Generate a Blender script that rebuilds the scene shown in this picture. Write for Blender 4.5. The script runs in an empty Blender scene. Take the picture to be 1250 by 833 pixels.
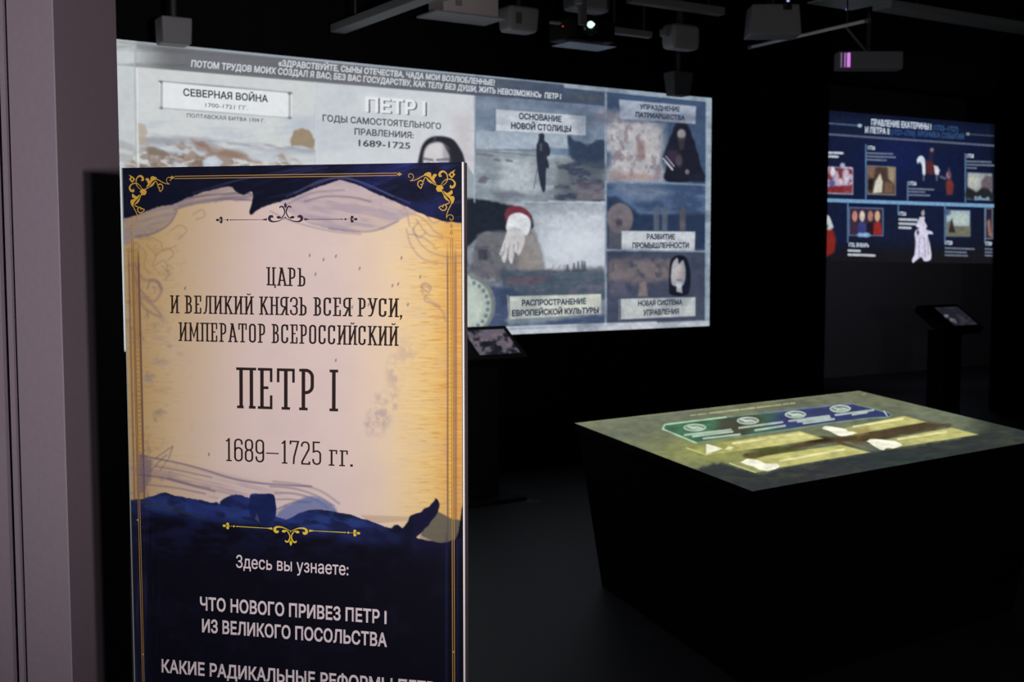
import bpy, bmesh, math
import numpy as np
from mathutils import Vector, Matrix, geometry

S = bpy.context.scene
COL = S.collection

# ---------------------------------------------------------------- camera, world, lights, exposure
TH = math.atan(1/1.57)                       # camera yaw, to the right of +Y
FPX, CX, CY, HZ, CAMZ = 1450.0, 625.0, 416.5, 305.0, 1.55
PITCH = math.atan((CY-HZ)/FPX)
F = np.array([math.sin(TH), math.cos(TH), 0.0]); R = np.array([math.cos(TH), -math.sin(TH), 0.0]); Z = np.array([0, 0, 1.0])
FW = F*math.cos(PITCH) - Z*math.sin(PITCH); UP = F*math.sin(PITCH) + Z*math.cos(PITCH)
CAM = np.array([0, 0, CAMZ])

cam = bpy.data.cameras.new('camera'); camo = bpy.data.objects.new('camera', cam); COL.objects.link(camo)
camo.matrix_world = Matrix(((R[0], UP[0], -FW[0], 0), (R[1], UP[1], -FW[1], 0), (R[2], UP[2], -FW[2], CAMZ), (0, 0, 0, 1)))
cam.sensor_width = 36; cam.lens = FPX/1250*36; cam.clip_start = .05
cam.dof.use_dof = True; cam.dof.focus_distance = 2.75; cam.dof.aperture_fstop = 7.1
S.camera = camo
S.view_settings.view_transform = 'Standard'; S.view_settings.look = 'None'
S.view_settings.exposure = 0; S.view_settings.gamma = 1; S.view_settings.use_curve_mapping = False
w = bpy.data.worlds.new('world'); S.world = w; w.use_nodes = True
w.node_tree.nodes['Background'].inputs[0].default_value = (.5, .55, .7, 1); w.node_tree.nodes['Background'].inputs[1].default_value = .0008

def cw(lat, depth, z):                       # camera-aligned ground coordinates -> room coordinates
    p = R*lat + F*depth; return np.array([p[0], p[1], z])

def spot(name, loc, target, energy, size, blend, radius, color):
    l = bpy.data.lights.new(name, 'SPOT'); l.energy = energy; l.spot_size = math.radians(size); l.spot_blend = blend
    l.shadow_soft_size = radius; l.color = color
    o = bpy.data.objects.new(name, l); COL.objects.link(o); o.location = loc
    o.rotation_euler = (Vector(target)-Vector(loc)).to_track_quat('-Z', 'Y').to_euler()
    return o
# the lamp by the entrance, right of the photographer, that lights the printed panel and the pier
spot('entrance_lamp', cw(1.33, -.45, 1.585), cw(-.60, 3.0, 1.68), 520, 50, 1.0, .10, (1, .93, .92))
pl_ = bpy.data.lights.new('added_fill_light', 'POINT'); pl_.energy = 115; pl_.color = (1, .96, .97); pl_.shadow_soft_size = .1  # fill light added beside the lamp to brighten the ceiling equipment
plo = bpy.data.objects.new('added_fill_light', pl_); COL.objects.link(plo); plo.location = cw(1.0, -.45, 1.60)
# black-level spill of the projector aimed at the alcove
spot('alcove_projector_light', (10.5, 7.5, 3.2), (12, 10, 1.1), 42, 75, .5, .05, (.8, .78, 1))
# spill of the projector over the touch table, falls on the floor around it
spot('table_projector_light', cw(.4, 4.6, 3.3), cw(.1, 4.9, 0), 5, 95, .8, .1, (.7, .75, 1))

# ---------------------------------------------------------------- helpers: rays, planes
def ray(x, y): return R*((x-CX)/FPX) + UP*((CY-y)/FPX) + FW
def at_z(x, y, z):
    d = ray(x, y); return CAM + d*((z-CAMZ)/d[2])
def at_depth(x, y, t):
    d = ray(x, y); return CAM + d*(t/np.dot(d, F))
def project(P):
    q = P - CAM; k = q@FW
    return CX+FPX*(q@R)/k, CY-FPX*(q@UP)/k

class Plane:
    """A flat surface with origin O, unit axes U and V and normal N (towards the viewer)."""
    def __init__(s, O, U, V):
        s.O = np.array(O, float); s.U = np.array(U, float)/np.linalg.norm(U); s.V = np.array(V, float)/np.linalg.norm(V)
        s.N = np.cross(s.U, s.V)
    def loc(s, x, y):
        d = ray(x, y); p = CAM + d*(np.dot(s.O-CAM, s.N)/np.dot(d, s.N)); q = p-s.O
        return np.array([q@s.U, q@s.V])
    def world(s, uv, h=0.0):
        uv = np.atleast_2d(uv); return s.O + uv[:, :1]*s.U + uv[:, 1:2]*s.V + s.N*h

# ---------------------------------------------------------------- materials
def lin(c):
    c = np.asarray(c, float)/255; return np.where(c <= .04045, c/12.92, ((c+.055)/1.055)**2.4)
MATS = {}
def mat(name, rgb=(128, 128, 128), rough=.6, metal=0.0, emit=None, strength=1.0, noise=0.0, nscale=30, bump=0.0, spec=.5, linear=None):
    if name in MATS: return MATS[name]
    m = bpy.data.materials.new(name); m.use_nodes = True; nt = m.node_tree; b = nt.nodes['Principled BSDF']
    c = tuple(linear) if linear is not None else tuple(lin(rgb))
    b.inputs['Base Color'].default_value = (*c, 1); b.inputs['Roughness'].default_value = rough; b.inputs['Metallic'].default_value = metal
    b.inputs['Specular IOR Level'].default_value = spec
    if emit is not None:
        b.inputs['Emission Color'].default_value = (*lin(emit), 1); b.inputs['Emission Strength'].default_value = strength
    if noise or bump:
        tc = nt.nodes.new('ShaderNodeTexCoord'); n = nt.nodes.new('ShaderNodeTexNoise'); n.inputs['Scale'].default_value = nscale; n.inputs['Detail'].default_value = 5
        nt.links.new(tc.outputs['Object'], n.inputs['Vector'])
        if noise:
            r = nt.nodes.new('ShaderNodeMapRange'); r.inputs['To Min'].default_value = 1-noise; r.inputs['To Max'].default_value = 1+noise
            mx = nt.nodes.new('ShaderNodeVectorMath'); mx.operation = 'SCALE'; mx.inputs[0].default_value = c
            nt.links.new(n.outputs['Fac'], r.inputs['Value']); nt.links.new(r.outputs[0], mx.inputs['Scale']); nt.links.new(mx.outputs[0], b.inputs['Base Color'])
        if bump:
            bp = nt.nodes.new('ShaderNodeBump'); bp.inputs['Strength'].default_value = bump; bp.inputs['Distance'].default_value = .002
            nt.links.new(n.outputs['Fac'], bp.inputs['Height']); nt.links.new(bp.outputs[0], b.inputs['Normal'])
    MATS[name] = m; return m
def glow(name, rgb, strength=1.0):
    """Picture light on a screen or a lit lens: emission only."""
    if name in MATS: return MATS[name]
    m = mat(name, (5, 5, 6), .7, emit=rgb, strength=strength, spec=.1); m.cycles.emission_sampling = 'NONE'; return m
def art_mat(name, emissive, rough=.5, strength=1.0, sampling='AUTO'):
    m = bpy.data.materials.new(name); m.use_nodes = True; nt = m.node_tree; b = nt.nodes['Principled BSDF']
    a = nt.nodes.new('ShaderNodeAttribute'); a.attribute_name = 'print_colour'
    b.inputs['Roughness'].default_value = rough
    if emissive:
        b.inputs['Base Color'].default_value = (.004, .004, .004, 1); b.inputs['Specular IOR Level'].default_value = .1
        nt.links.new(a.outputs['Color'], b.inputs['Emission Color']); b.inputs['Emission Strength'].default_value = strength
        m.cycles.emission_sampling = sampling
    else:
        nt.links.new(a.outputs['Color'], b.inputs['Base Color']); b.inputs['Specular IOR Level'].default_value = .3
    return m

# ---------------------------------------------------------------- helpers: objects
def tag(o, label, cat, group=None):
    o['label'] = label; o['category'] = cat
    if group: o['group'] = group
    return o
def mesh_obj(name, verts, faces, m, parent=None, origin=None, smooth=False):
    verts = np.array(verts, float); org = np.array(origin, float) if origin is not None else np.zeros(3)
    if parent is not None: org = np.array(parent['_o']) if '_o' in parent else org
    me = bpy.data.meshes.new(name); me.from_pydata((verts-org).tolist(), [], faces); me.validate(); me.update()
    if m: me.materials.append(m)
    if smooth:
        for p in me.polygons: p.use_smooth = True
    o = bpy.data.objects.new(name, me); COL.objects.link(o)
    if parent is not None: o.parent = parent
    else: o.location = org
    return o
def empty(name, loc):
    o = bpy.data.objects.new(name, None); o.empty_display_size = .1; COL.objects.link(o); o.location = tuple(map(float, loc)); o['_o'] = [float(v) for v in loc]; return o
class MB:
    """Collects shapes in world coordinates; build() links them as one mesh."""
    def __init__(s): s.v = []; s.f = []
    def add(s, v, f):
        n = len(s.v); s.v += [tuple(map(float, p)) for p in v]; s.f += [tuple(i+n for i in q) for q in f]; return s
    def box(s, c, d, ax=None, taper=1.0, bevel=0.0):
        bm = bmesh.new(); bmesh.ops.create_cube(bm, size=1.0)
        for v in bm.verts:
            k = taper if v.co.z < 0 else 1.0
            v.co = Vector((v.co.x*d[0]*k, v.co.y*d[1]*k, v.co.z*d[2]))
        if bevel: bmesh.ops.bevel(bm, geom=bm.edges[:], offset=bevel, segments=3, profile=.6, affect='EDGES')
        bm.verts.ensure_lookup_table()
        M = np.array(ax if ax is not None else np.eye(3), float)    # rows = axes
        s.add([np.array(c)+np.array(v.co)@M for v in bm.verts], [[v.index for v in f.verts] for f in bm.faces]); bm.free(); return s
    def cyl(s, a, b, r, n=16, r2=None):
        a = np.array(a, float); b = np.array(b, float); w_ = (b-a)/np.linalg.norm(b-a)
        u = np.cross(w_, [0, 0, 1] if abs(w_[2]) < .9 else [1, 0, 0]); u /= np.linalg.norm(u); v = np.cross(w_, u); r2 = r if r2 is None else r2
        an = np.arange(n)*2*math.pi/n
        P = [a+r*(math.cos(t)*u+math.sin(t)*v) for t in an]+[b+r2*(math.cos(t)*u+math.sin(t)*v) for t in an]
        return s.add(P, [(i, (i+1) % n, n+(i+1) % n, n+i) for i in range(n)]+[tuple(range(n))[::-1], tuple(range(n, 2*n))])
    def sphere(s, c, r, n=20, sc=(1, 1, 1)):
        bm = bmesh.new(); bmesh.ops.create_uvsphere(bm, u_segments=n, v_segments=n//2, radius=r)
        s.add([np.array(c)+np.array(v.co)*sc for v in bm.verts], [[v.index for v in f.verts] for f in bm.faces]); bm.free(); return s
    def build(s, name, m, parent=None, origin=None, smooth=False):
        return mesh_obj(name, s.v, s.f, m, parent, origin, smooth)

# flat strokes and letters laid on a Plane, in its own (u, v) metres
def smooth_pts(P, n=6):
    P = np.array(P, float)
    if len(P) < 3: return P
    Q = np.vstack([2*P[0]-P[1], P, 2*P[-1]-P[-2]]); out = []
    for i in range(1, len(Q)-2):
        for t in np.arange(n)/n:
            a, b, c, d = Q[i-1], Q[i], Q[i+1], Q[i+2]
            out.append(.5*((2*b)+(-a+c)*t+(2*a-5*b+4*c-d)*t*t+(-a+3*b-3*c+d)*t**3))
    out.append(P[-1]); return np.array(out)
class Deco:
    def __init__(s): s.v = []; s.f = []; s.cut = []
    def ribbon(s, P, wd, curve=True, n=5):
        P = np.array(P, float); wd = np.full(len(P), wd, float) if np.isscalar(wd) else np.array(wd, float)
        if curve and len(P) > 2:
            Q = smooth_pts(np.column_stack([P, wd]), n); P, wd = Q[:, :2], np.maximum(Q[:, 2], 1e-5)
        T = np.gradient(P, axis=0); L = np.linalg.norm(T, axis=1, keepdims=True); L[L == 0] = 1; T /= L
        if not curve and len(P) > 2:                      # mitred corners
            D = np.diff(P, axis=0); D /= np.linalg.norm(D, axis=1, keepdims=True)
            T = np.vstack([D[:1], D[:-1]+D[1:], D[-1:]]); T /= np.linalg.norm(T, axis=1, keepdims=True)
            k = np.ones(len(P)); k[1:-1] = 1/np.clip((T[1:-1]*D[:-1]).sum(1), .45, 1); wd = wd*k
        Nn = np.column_stack([-T[:, 1], T[:, 0]])*wd[:, None]/2
        n0 = len(s.v); s.cut.append(n0)
        for a, b in zip(P+Nn, P-Nn): s.v += [a, b]
        s.f += [(n0+2*i+1, n0+2*i+3, n0+2*i+2, n0+2*i) for i in range(len(P)-1)]
        return s
    def blob(s, P, curve=True, n=5):
        P = np.array(P, float)
        if curve:
            Q = np.vstack([P, P[:1]]); Qe = np.vstack([P[-1:], Q, P[1:2]]); P = smooth_pts(Qe, n)[n:-n-1+0]
        n0 = len(s.v); s.cut.append(n0); s.v += list(P); a = 0.5*np.sum(P[:, 0]*np.roll(P[:, 1], -1)-np.roll(P[:, 0], -1)*P[:, 1])
        idx = list(range(n0, n0+len(P))); s.f.append(tuple(idx if a > 0 else idx[::-1])); return s
    def disc(s, c, rx, ry=None, n=14):
        ry = ry or rx; return s.blob([(c[0]+rx*math.cos(t), c[1]+ry*math.sin(t)) for t in np.arange(n)*2*math.pi/n], False)
    def build(s, plane, name, m, parent, h):
        return mesh_obj(name, plane.world(np.array(s.v), h)+layers(s.cut, len(s.v))[:, None]*plane.N, s.f, m, parent)
def layers(cut, n, step=1.5e-5):
    """Each stroke lies a hair above the one before, as ink on ink."""
    k = np.zeros(n); k[[c for c in cut if c < n]] = 1; return np.minimum(np.cumsum(k)*step, 2e-3)

# ---------------------------------------------------------------- lettering
def font_mesh(text, bold=0.0, res=3, space=1.0):
    """Outlines of the letters, each outer contour filled on its own with its holes, thickened by a stroke for bold."""
    c = bpy.data.curves.new('lettering', 'FONT'); c.body = text; c.resolution_u = res; c.fill_mode = 'NONE'; c.space_character = space
    o = bpy.data.objects.new('lettering', c); COL.objects.link(o)
    dg = bpy.context.evaluated_depsgraph_get(); dg.update(); me = bpy.data.meshes.new_from_object(o.evaluated_get(dg))
    co = [tuple(p.co[:2]) for p in me.vertices]; nxt = {}
    for e in me.edges: nxt.setdefault(e.vertices[0], []).append(e.vertices[1]); nxt.setdefault(e.vertices[1], []).append(e.vertices[0])
    bpy.data.objects.remove(o); bpy.data.curves.remove(c); bpy.data.meshes.remove(me)
    seen = set(); loops = []
    for v0 in sorted(nxt):
        if v0 in seen: continue
        lp = [v0]; seen.add(v0); k = min(nxt[v0], key=lambda q: abs(q-v0))
        while k is not None and k not in seen:
            seen.add(k); lp.append(k); k = next((q for q in nxt[k] if q not in seen), None)
        if len(lp) > 2: loops.append(np.array([co[i] for i in lp]))
    edges = []; pts = []
    for P in loops:
        n0 = len(pts); pts += [Vector((float(q[0]), float(q[1]))) for q in P]; edges += [(n0+i, n0+(i+1) % len(P)) for i in range(len(P))]
    cv, _e, cf, *_r = geometry.delaunay_2d_cdt(pts, edges, [], 0, 1e-6)
    V = [(v.x, v.y) for v in cv]; T_ = np.array([list(f) for f in cf]); VV = np.array(V); c_ = VV[T_].mean(1)
    E0 = np.vstack(loops); E1 = np.vstack([np.roll(P, -1, 0) for P in loops]); wn = np.zeros(len(c_))
    for (ax, ay), (bx, by) in zip(E0, E1):                # winding number of every triangle: keep the inked ones
        side = (bx-ax)*(c_[:, 1]-ay)-(c_[:, 0]-ax)*(by-ay)
        wn += ((ay <= c_[:, 1]) & (by > c_[:, 1]) & (side > 0)); wn -= ((ay > c_[:, 1]) & (by <= c_[:, 1]) & (side < 0))
    Fc = []
    for t in T_[wn != 0]:
        p = VV[t]; a_ = (p[1][0]-p[0][0])*(p[2][1]-p[0][1])-(p[2][0]-p[0][0])*(p[1][1]-p[0][1]); Fc.append(tuple(int(i) for i in (t if a_ > 0 else t[::-1])))
    outer, holes = loops, []
    if bold:
        d = Deco(); d.v = [np.array(q) for q in V]; d.f = Fc
        for P in outer+holes: d.ribbon(np.vstack([P, P[:2]]), bold*2, curve=False)
        V = d.v; Fc = d.f
    v3 = np.array(V); return np.column_stack([v3, layers(d.cut, len(V), 1e-5) if bold else np.zeros(len(V))]), Fc
_v, _ = font_mesh('Н'); CAPH = _v[:, 1].max()
def place_glyphs(plane, v, f, a, b, cap, m, parent, h, name='lettering', capu=1.0):
    """v in font units with cap height capu; baseline from pixel a to pixel b; cap height `cap` pixels at the middle."""
    A = plane.loc(*a); B = plane.loc(*b); M = ((a[0]+b[0])/2, (a[1]+b[1])/2); C = plane.loc(*M); D = plane.loc(M[0], M[1]-cap)
    x0, x1 = v[:, 0].min(), v[:, 0].max()
    uv = A+(B-A)*((v[:, :1]-x0)/(x1-x0))+(D-C)*(v[:, 1:2]/capu)
    off = v[:, 2:3]*plane.N if v.shape[1] > 2 else 0
    return mesh_obj(name, plane.world(uv, h)+off, f, m, parent)
def text(plane, s, a, b, cap, m, parent, h=.0012, bold=.0, res=3, slant=0.0):
    v, f = font_mesh(s, bold, res)
    if slant: v[:, 0] += slant*v[:, 1]
    return place_glyphs(plane, v, f, a, b, cap, m, parent, h, capu=CAPH)

def slab(textstr, t=.085, ht=None, srf=.075, gap=.13, W=.36):
    """Own condensed slab-serif lettering: returns vertices and faces, cap height 1."""
    ht = ht or t*.8; d = Deco(); x = 0.0
    def arc(cx, cy, rx, ry, a0, a1, n=9): return [(cx+rx*math.cos(math.radians(a)), cy+ry*math.sin(math.radians(a))) for a in np.linspace(a0, a1, n)]
    def L(P, wd=t): d.ribbon([(x+p[0], p[1]) for p in P], wd, curve=False)
    def ser(cx, y, l=srf, r=srf): L([(cx-l-t/2, y), (cx+r+t/2, y)], ht)
    lo, hi = ht/2, 1-ht/2
    def stem(cx, top=True, bot=True, tl=srf, tr=srf):
        L([(cx, 0), (cx, 1)])
        if top: ser(cx, hi, tl, tr)
        if bot: ser(cx, lo, tl, tr)
    def bowl(y0, y1, r0=.0, left=False, w_=None):
        w_ = w_ or W; r = min((y1-y0)/2, .16); xs = w_-t/2; o = lambda p: (w_-p[0], p[1]) if left else p
        P = [(r0, y1)]+arc(xs-r, y1-r, r, r, 90, 0)+arc(xs-r, y0+r, r, r, 0, -90)+[(r0, y0)]
        L([o(p) for p in P], t*.92)
    for ch in textstr:
        w_ = W
        if ch == ' ': x += .24; continue
        if ch == 'И' or ch == 'Й':
            w_ = W+.05; stem(.1, tr=.02); stem(w_-.05, tl=.02); L([(.1, .12), (w_-.05, .88)], t*.75)
            if ch == 'Й': L(arc(w_/2+.02, 1.17, .085, .085, 200, 340), t*.6)
        elif ch == 'Ц':
            stem(.1, tr=.03, bot=False); stem(w_-.02, tl=.03, bot=False); L([(.0, lo), (w_+.08, lo)], ht); L([(w_+.06, ht), (w_+.06, -.13)], t*.7); w_ += .05
        elif ch == 'А':
            w_ = W+.04; L([(.07, 0), (w_/2, .99)], t); L([(w_-.0, 0), (w_/2+.01, .99)], t); L([(.1, .3), (w_-.06, .3)], ht); ser(.07, lo, .05, .05); ser(w_-.0, lo, .05, .05); L([(w_/2-.1, hi), (w_/2+.05, hi)], ht)
        elif ch == 'Р':
            stem(.1, tr=.0); bowl(.43, hi, .06); ser(.1, lo)
        elif ch == 'Ь':
            stem(.1, tr=0); bowl(lo, .55, .06)
        elif ch == 'В':
            stem(.1, tr=0); bowl(.53, hi, .06, w_=W-.02); bowl(lo, .53, .06)
        elif ch == 'Е':
            stem(.1, tr=0); L([(.06, hi), (W, hi)], ht); L([(.06, lo), (W, lo)], ht); L([(.1, .52), (W-.1, .52)], ht)
            L([(W-t*.35, 1), (W-t*.35, .66)], t*.7); L([(W-t*.35, 0), (W-t*.35, .34)], t*.7)
        elif ch == 'Л':
            w_ = W+.03; stem(w_-.05, tl=.02); L([(.05, lo), (.11, .12), (.15, .5), (.16, hi), (w_-.05, hi)], t*.85); L([(-.02, lo), (.1, lo)], ht)
        elif ch == 'К':
            w_ = W+.03; stem(.1, tr=.03); L([(.12, .42), (w_-.03, .98)], t*.85); L([(.2, .55), (w_-.0, .02)], t); ser(w_-.03, hi, .05, .03); ser(w_, lo, .06, .03)
        elif ch == 'Н':
            w_ = W+.05; stem(.1, tr=.03); stem(w_-.05, tl=.03); L([(.1, .52), (w_-.05, .52)], ht)
        elif ch == 'П':
            w_ = W+.05; stem(.1, tr=.02, top=False); stem(w_-.05, tl=.02, top=False); L([(-.02, hi), (w_+.07, hi)], ht)
        elif ch == 'Т':
            w_ = W+.08; stem(w_/2, top=False); L([(0, hi), (w_, hi)], ht); L([(t*.35, 1), (t*.35, .66)], t*.7); L([(w_-t*.35, 1), (w_-t*.35, .66)], t*.7)
        elif ch == 'О':
            r = W/2-t/2; L(arc(W/2, 1-r-t/2, r, r, 0, 180)+arc(W/2, r+t/2, r, r, 180, 360)+[(W-t/2, 1-r-t/2)], t)
        elif ch == 'С':
            r = W/2-t/2; L([(W-t/2, .68)]+arc(W/2, 1-r-t/2, r, r, 0, 180)+arc(W/2, r+t/2, r, r, 180, 360)+[(W-t/2, .32)], t); L([(W-t*.3, .98), (W-t*.3, .7)], t*.6)
        elif ch == 'З':
            r = .15; L([(t/2, .72)]+arc(t/2+r, 1-r-t/2, r, r, 180, 0)+arc(t/2+r, .52+r-t*.3, r, r*.97, 0, -90)+[(.14, .5)], t*.9)
            L([(.14, .5)]+arc(t/2+r, .5-r, r, r, 90, 0)+arc(t/2+r, r+t/2, r, r, 0, -180)+[(t/2, .3)], t*.9); w_ = W-.02
        elif ch == 'Я':
            stem(W-.05, tl=0, top=True, bot=True); bowl(.45, hi, .0+.06, left=True); L([(W-.1, .46), (.08, .02)], t*.9); ser(.07, lo, .05, .03)
        elif ch == 'У':
            w_ = W+.04; L([(.07, .98), (.23, .38)], t); L([(w_-.02, .98), (.2, .16), (.13, .05), (.02, .05)], t*.85); ser(.07, hi, .05, .05); ser(w_-.03, hi, .05, .05)
        elif ch == 'М':
            w_ = W+.16; stem(.1, tr=.02, top=False); stem(w_-.05, tl=.02, top=False); L([(.09, .96), (w_/2+.02, .25), (w_-.04, .96)], t*.85); L([(0, hi), (.15, hi)], ht); L([(w_-.1, hi), (w_+.05, hi)], ht)
        elif ch == ',':
            d.blob([(x+.0, .12), (x+.1, .12), (x+.1, .02), (x+.02, -.15), (x+.0, -.12), (x+.04, .0), (x, .0)], False); w_ = .1
        elif ch == '.':
            L([(.05, 0), (.05, .1)], .1); w_ = .1
        elif ch == 'I':
            stem(.13); w_ = .26
        elif ch == '–': L([(0, .42), (.52, .42)], ht*.9); w_ = .54
        elif ch == '1':
            L([(.14, 0), (.14, 1)], t); L([(.14, .95), (.02, .86)], ht); ser(.14, lo); w_ = .27
        elif ch == '6':
            r = .145; L([(2*r+t/2, .74)]+arc(r+t/2, 1-r-t/2, r, r, 0, 180)+arc(r+t/2, r+t/2, r, r, 180, 360)+arc(r+t/2, .6-r, r, r, 0, 180), t*.95); w_ = .36
        elif ch == '9':
            r = .145; L([(t/2, .26)]+arc(r+t/2, r+t/2, r, r, 180, 360)+arc(r+t/2, 1-r-t/2, r, r, 0, 180)+arc(r+t/2, .4+r, r, r, 180, 360), t*.95); w_ = .36
        elif ch == '8':
            r = .14; L(arc(r+t/2, 1-r-t/2, r, r, 0, 180)+arc(r+t/2, .52+r, r, r, 180, 360)+[(2*r+t/2, 1-r-t/2)], t*.95)
            L(arc(r+t/2, .52-r, r, r, 0, 180)+arc(r+t/2, r+t/2, r, r, 180, 360)+[(2*r+t/2, .52-r)], t*.95); w_ = .36
        elif ch == '7':
            L([(.02, .84), (.02, hi), (.34, hi), (.17, .3), (.15, 0)], t*.9); w_ = .36
        elif ch == '2':
            r = .145; L([(t/2, .76)]+arc(r+t/2, 1-r-t/2, r, r, 180, 0)+[(2*r+t/2, .66), (.05, .12), (.05, lo), (.35, lo), (.35, .14)], t*.9); w_ = .38
        elif ch == '5':
            r = .145; L([(.31, hi), (.05, hi), (.05, .56)]+arc(r+t/2, .6-r, r, r, 110, 0)+arc(r+t/2, r+t/2, r, r, 0, -180)+[(t/2, .26)], t*.9); w_ = .36
        elif ch == 'г':
            L([(.1, 0), (.1, .68)]); ser(.1, lo); L([(0, .68-ht/2), (.32, .68-ht/2)], ht); L([(.3, .68), (.3, .5)], t*.7); w_ = .34
        x += w_+gap
    return np.column_stack([np.array(d.v), layers(d.cut, len(d.v), 1e-5)]), d.f
def slab_text(plane, s, a, b, cap, m, parent, h=.0012, **k):
    v, f = slab(s, **k); return place_glyphs(plane, v, f, a, b, cap, m, parent, h)

# ---------------------------------------------------------------- print and picture painter (colour at each vertex of a fine flat mesh)
def vnoise(x, y, seed):
    xi = np.floor(x).astype(np.int64); yi = np.floor(y).astype(np.int64); fx = x-xi; fy = y-yi; fx = fx*fx*(3-2*fx); fy = fy*fy*(3-2*fy)
    def h(a, b):
        n = (a*374761393+b*668265263+seed*1442695041) & 0xffffffff; n = ((n ^ (n >> 13))*1274126177) & 0xffffffff
        return ((n ^ (n >> 16)) & 0xffff)/65535.0
    return (h(xi, yi)*(1-fx)+h(xi+1, yi)*fx)*(1-fy)+(h(xi, yi+1)*(1-fx)+h(xi+1, yi+1)*fx)*fy
def sstep(a, b, x):
    t = np.clip((x-a)/(b-a), 0, 1); return t*t*(3-2*t)
def hq(x0, y0, x1, y1):                      # a rectangle on the long walls: left edge y0..y1, sides run to the wall's vanishing point
    k = (2900-x1)/(2900-x0); return [(x0, y0), (x1, HZ+(y0-HZ)*k), (x1, HZ+(y1-HZ)*k), (x0, y1)]
class Art:
    def __init__(s, plane, corners, nu, nv, base):
        """corners: local (u,v) of top-left, top-right, bottom-right, bottom-left."""
        c = np.array(corners, float); a = np.linspace(0, 1, nu)[None, :, None]; b = np.linspace(0, 1, nv)[:, None, None]
        s.uv = ((c[0]*(1-a)+c[1]*a)*(1-b)+(c[3]*(1-a)+c[2]*a)*b).reshape(-1, 2); s.nu, s.nv, s.plane = nu, nv, plane
        s.P = plane.world(s.uv); s.X, s.Y = project(s.P); s.c = np.tile(np.array(base, float), (len(s.X), 1)); s.seed = 1
    def n(s, sx, sy, octv=3, seed=None, ang=0):
        s.seed += 7; sd = seed or s.seed; ca, sa = math.cos(ang), math.sin(ang); X = s.X*ca+s.Y*sa; Y = -s.X*sa+s.Y*ca; o = 0; t = 0
        for k in range(octv): o = o+vnoise(X/sx*2**k, Y/sy*2**k, sd+k)*.5**k; t += .5**k
        return o/t
    def mix(s, m, col, idx=None):
        m = np.asarray(m)[:, None]; col = np.array(col, float)
        if idx is None: s.c = s.c*(1-m)+col*m
        else: s.c[idx] = s.c[idx]*(1-m)+(col if col.ndim == 1 else col[idx])*m
    def sd(s, P, x, y):
        P = np.array(P, float); d = np.full(len(x), 1e9); ins = np.zeros(len(x), bool); j = len(P)-1
        for i in range(len(P)):
            ax, ay = P[j]; bx, by = P[i]; ex, ey = bx-ax, by-ay; L = ex*ex+ey*ey+1e-9
            t = np.clip(((x-ax)*ex+(y-ay)*ey)/L, 0, 1); d = np.minimum(d, np.hypot(x-ax-t*ex, y-ay-t*ey))
            cr = ((ay > y) != (by > y)) & (x < (bx-ax)*(y-ay)/((by-ay) if by != ay else 1e-9)+ax); ins ^= cr; j = i
        return np.where(ins, -d, d)
    def poly(s, P, col, soft=.7, a=1.0, curve=None, tex=None, wob=0):
        if curve is None: curve = len(P) >= 7
        if curve: P = smooth_pts(np.vstack([P, P[:1]]), 5)
        P = np.array(P, float); g = soft+wob+1
        i = np.nonzero((s.X > P[:, 0].min()-g) & (s.X < P[:, 0].max()+g) & (s.Y > P[:, 1].min()-g) & (s.Y < P[:, 1].max()+g))[0]
        if not len(i): return
        d = s.sd(P, s.X[i], s.Y[i])
        if wob: d = d+(s.n(6, 6)[i]-.5)*2*wob
        m = a*(1-sstep(-soft, soft, d))
        if tex is not None: m = m*tex[i]
        s.mix(m, col, i)
    def line(s, P, wd, col, a=1.0, soft=.6, curve=False):
        P = smooth_pts(P, 5) if curve else np.array(P, float); g = wd+soft+1
        i = np.nonzero((s.X > P[:, 0].min()-g) & (s.X < P[:, 0].max()+g) & (s.Y > P[:, 1].min()-g) & (s.Y < P[:, 1].max()+g))[0]
        if not len(i): return
        x, y = s.X[i], s.Y[i]; d = np.full(len(i), 1e9)
        for (ax, ay), (bx, by) in zip(P[:-1], P[1:]):
            ex, ey = bx-ax, by-ay; t = np.clip(((x-ax)*ex+(y-ay)*ey)/(ex*ex+ey*ey+1e-9), 0, 1); d = np.minimum(d, np.hypot(x-ax-t*ex, y-ay-t*ey))
        s.mix(a*(1-sstep(wd/2-soft/2, wd/2+soft, d)), col, i)
    def ell(s, cx, cy, rx, ry, col, a=1.0, soft=.15, rot=0):
        ca, sa = math.cos(math.radians(rot)), math.sin(math.radians(rot)); g = max(rx, ry)*1.6+2
        i = np.nonzero((abs(s.X-cx) < g) & (abs(s.Y-cy) < g))[0]
        if not len(i): return
        x, y = s.X[i]-cx, s.Y[i]-cy; d = np.hypot((x*ca+y*sa)/rx, (-x*sa+y*ca)/ry); s.mix(a*(1-sstep(1-soft, 1+soft, d)), col, i)
    def build(s, name, m, parent=None, h=0.0):
        nu, nv = s.nu, s.nv; P = s.plane.world(s.uv, h); org = np.array(parent['_o']) if parent is not None else np.zeros(3)
        me = bpy.data.meshes.new(name); me.vertices.add(nu*nv); me.vertices.foreach_set('co', (P-org).astype(np.float32).ravel())
        g = np.arange(nu*nv).reshape(nv, nu); q = np.stack([g[:-1, :-1], g[1:, :-1], g[1:, 1:], g[:-1, 1:]], -1).reshape(-1, 4)
        me.loops.add(q.size); me.loops.foreach_set('vertex_index', q.ravel().astype(np.int32)); me.polygons.add(len(q))
        me.polygons.foreach_set('loop_start', np.arange(0, q.size, 4, dtype=np.int32)); me.update(calc_edges=True)
        at = me.color_attributes.new('print_colour', 'FLOAT_COLOR', 'POINT'); C = np.ones((nu*nv, 4), np.float32); C[:, :3] = lin(np.clip(s.c, 0, 255)); at.data.foreach_set('color', C.ravel())
        me.materials.append(m); o = bpy.data.objects.new(name, me); COL.objects.link(o)
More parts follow.
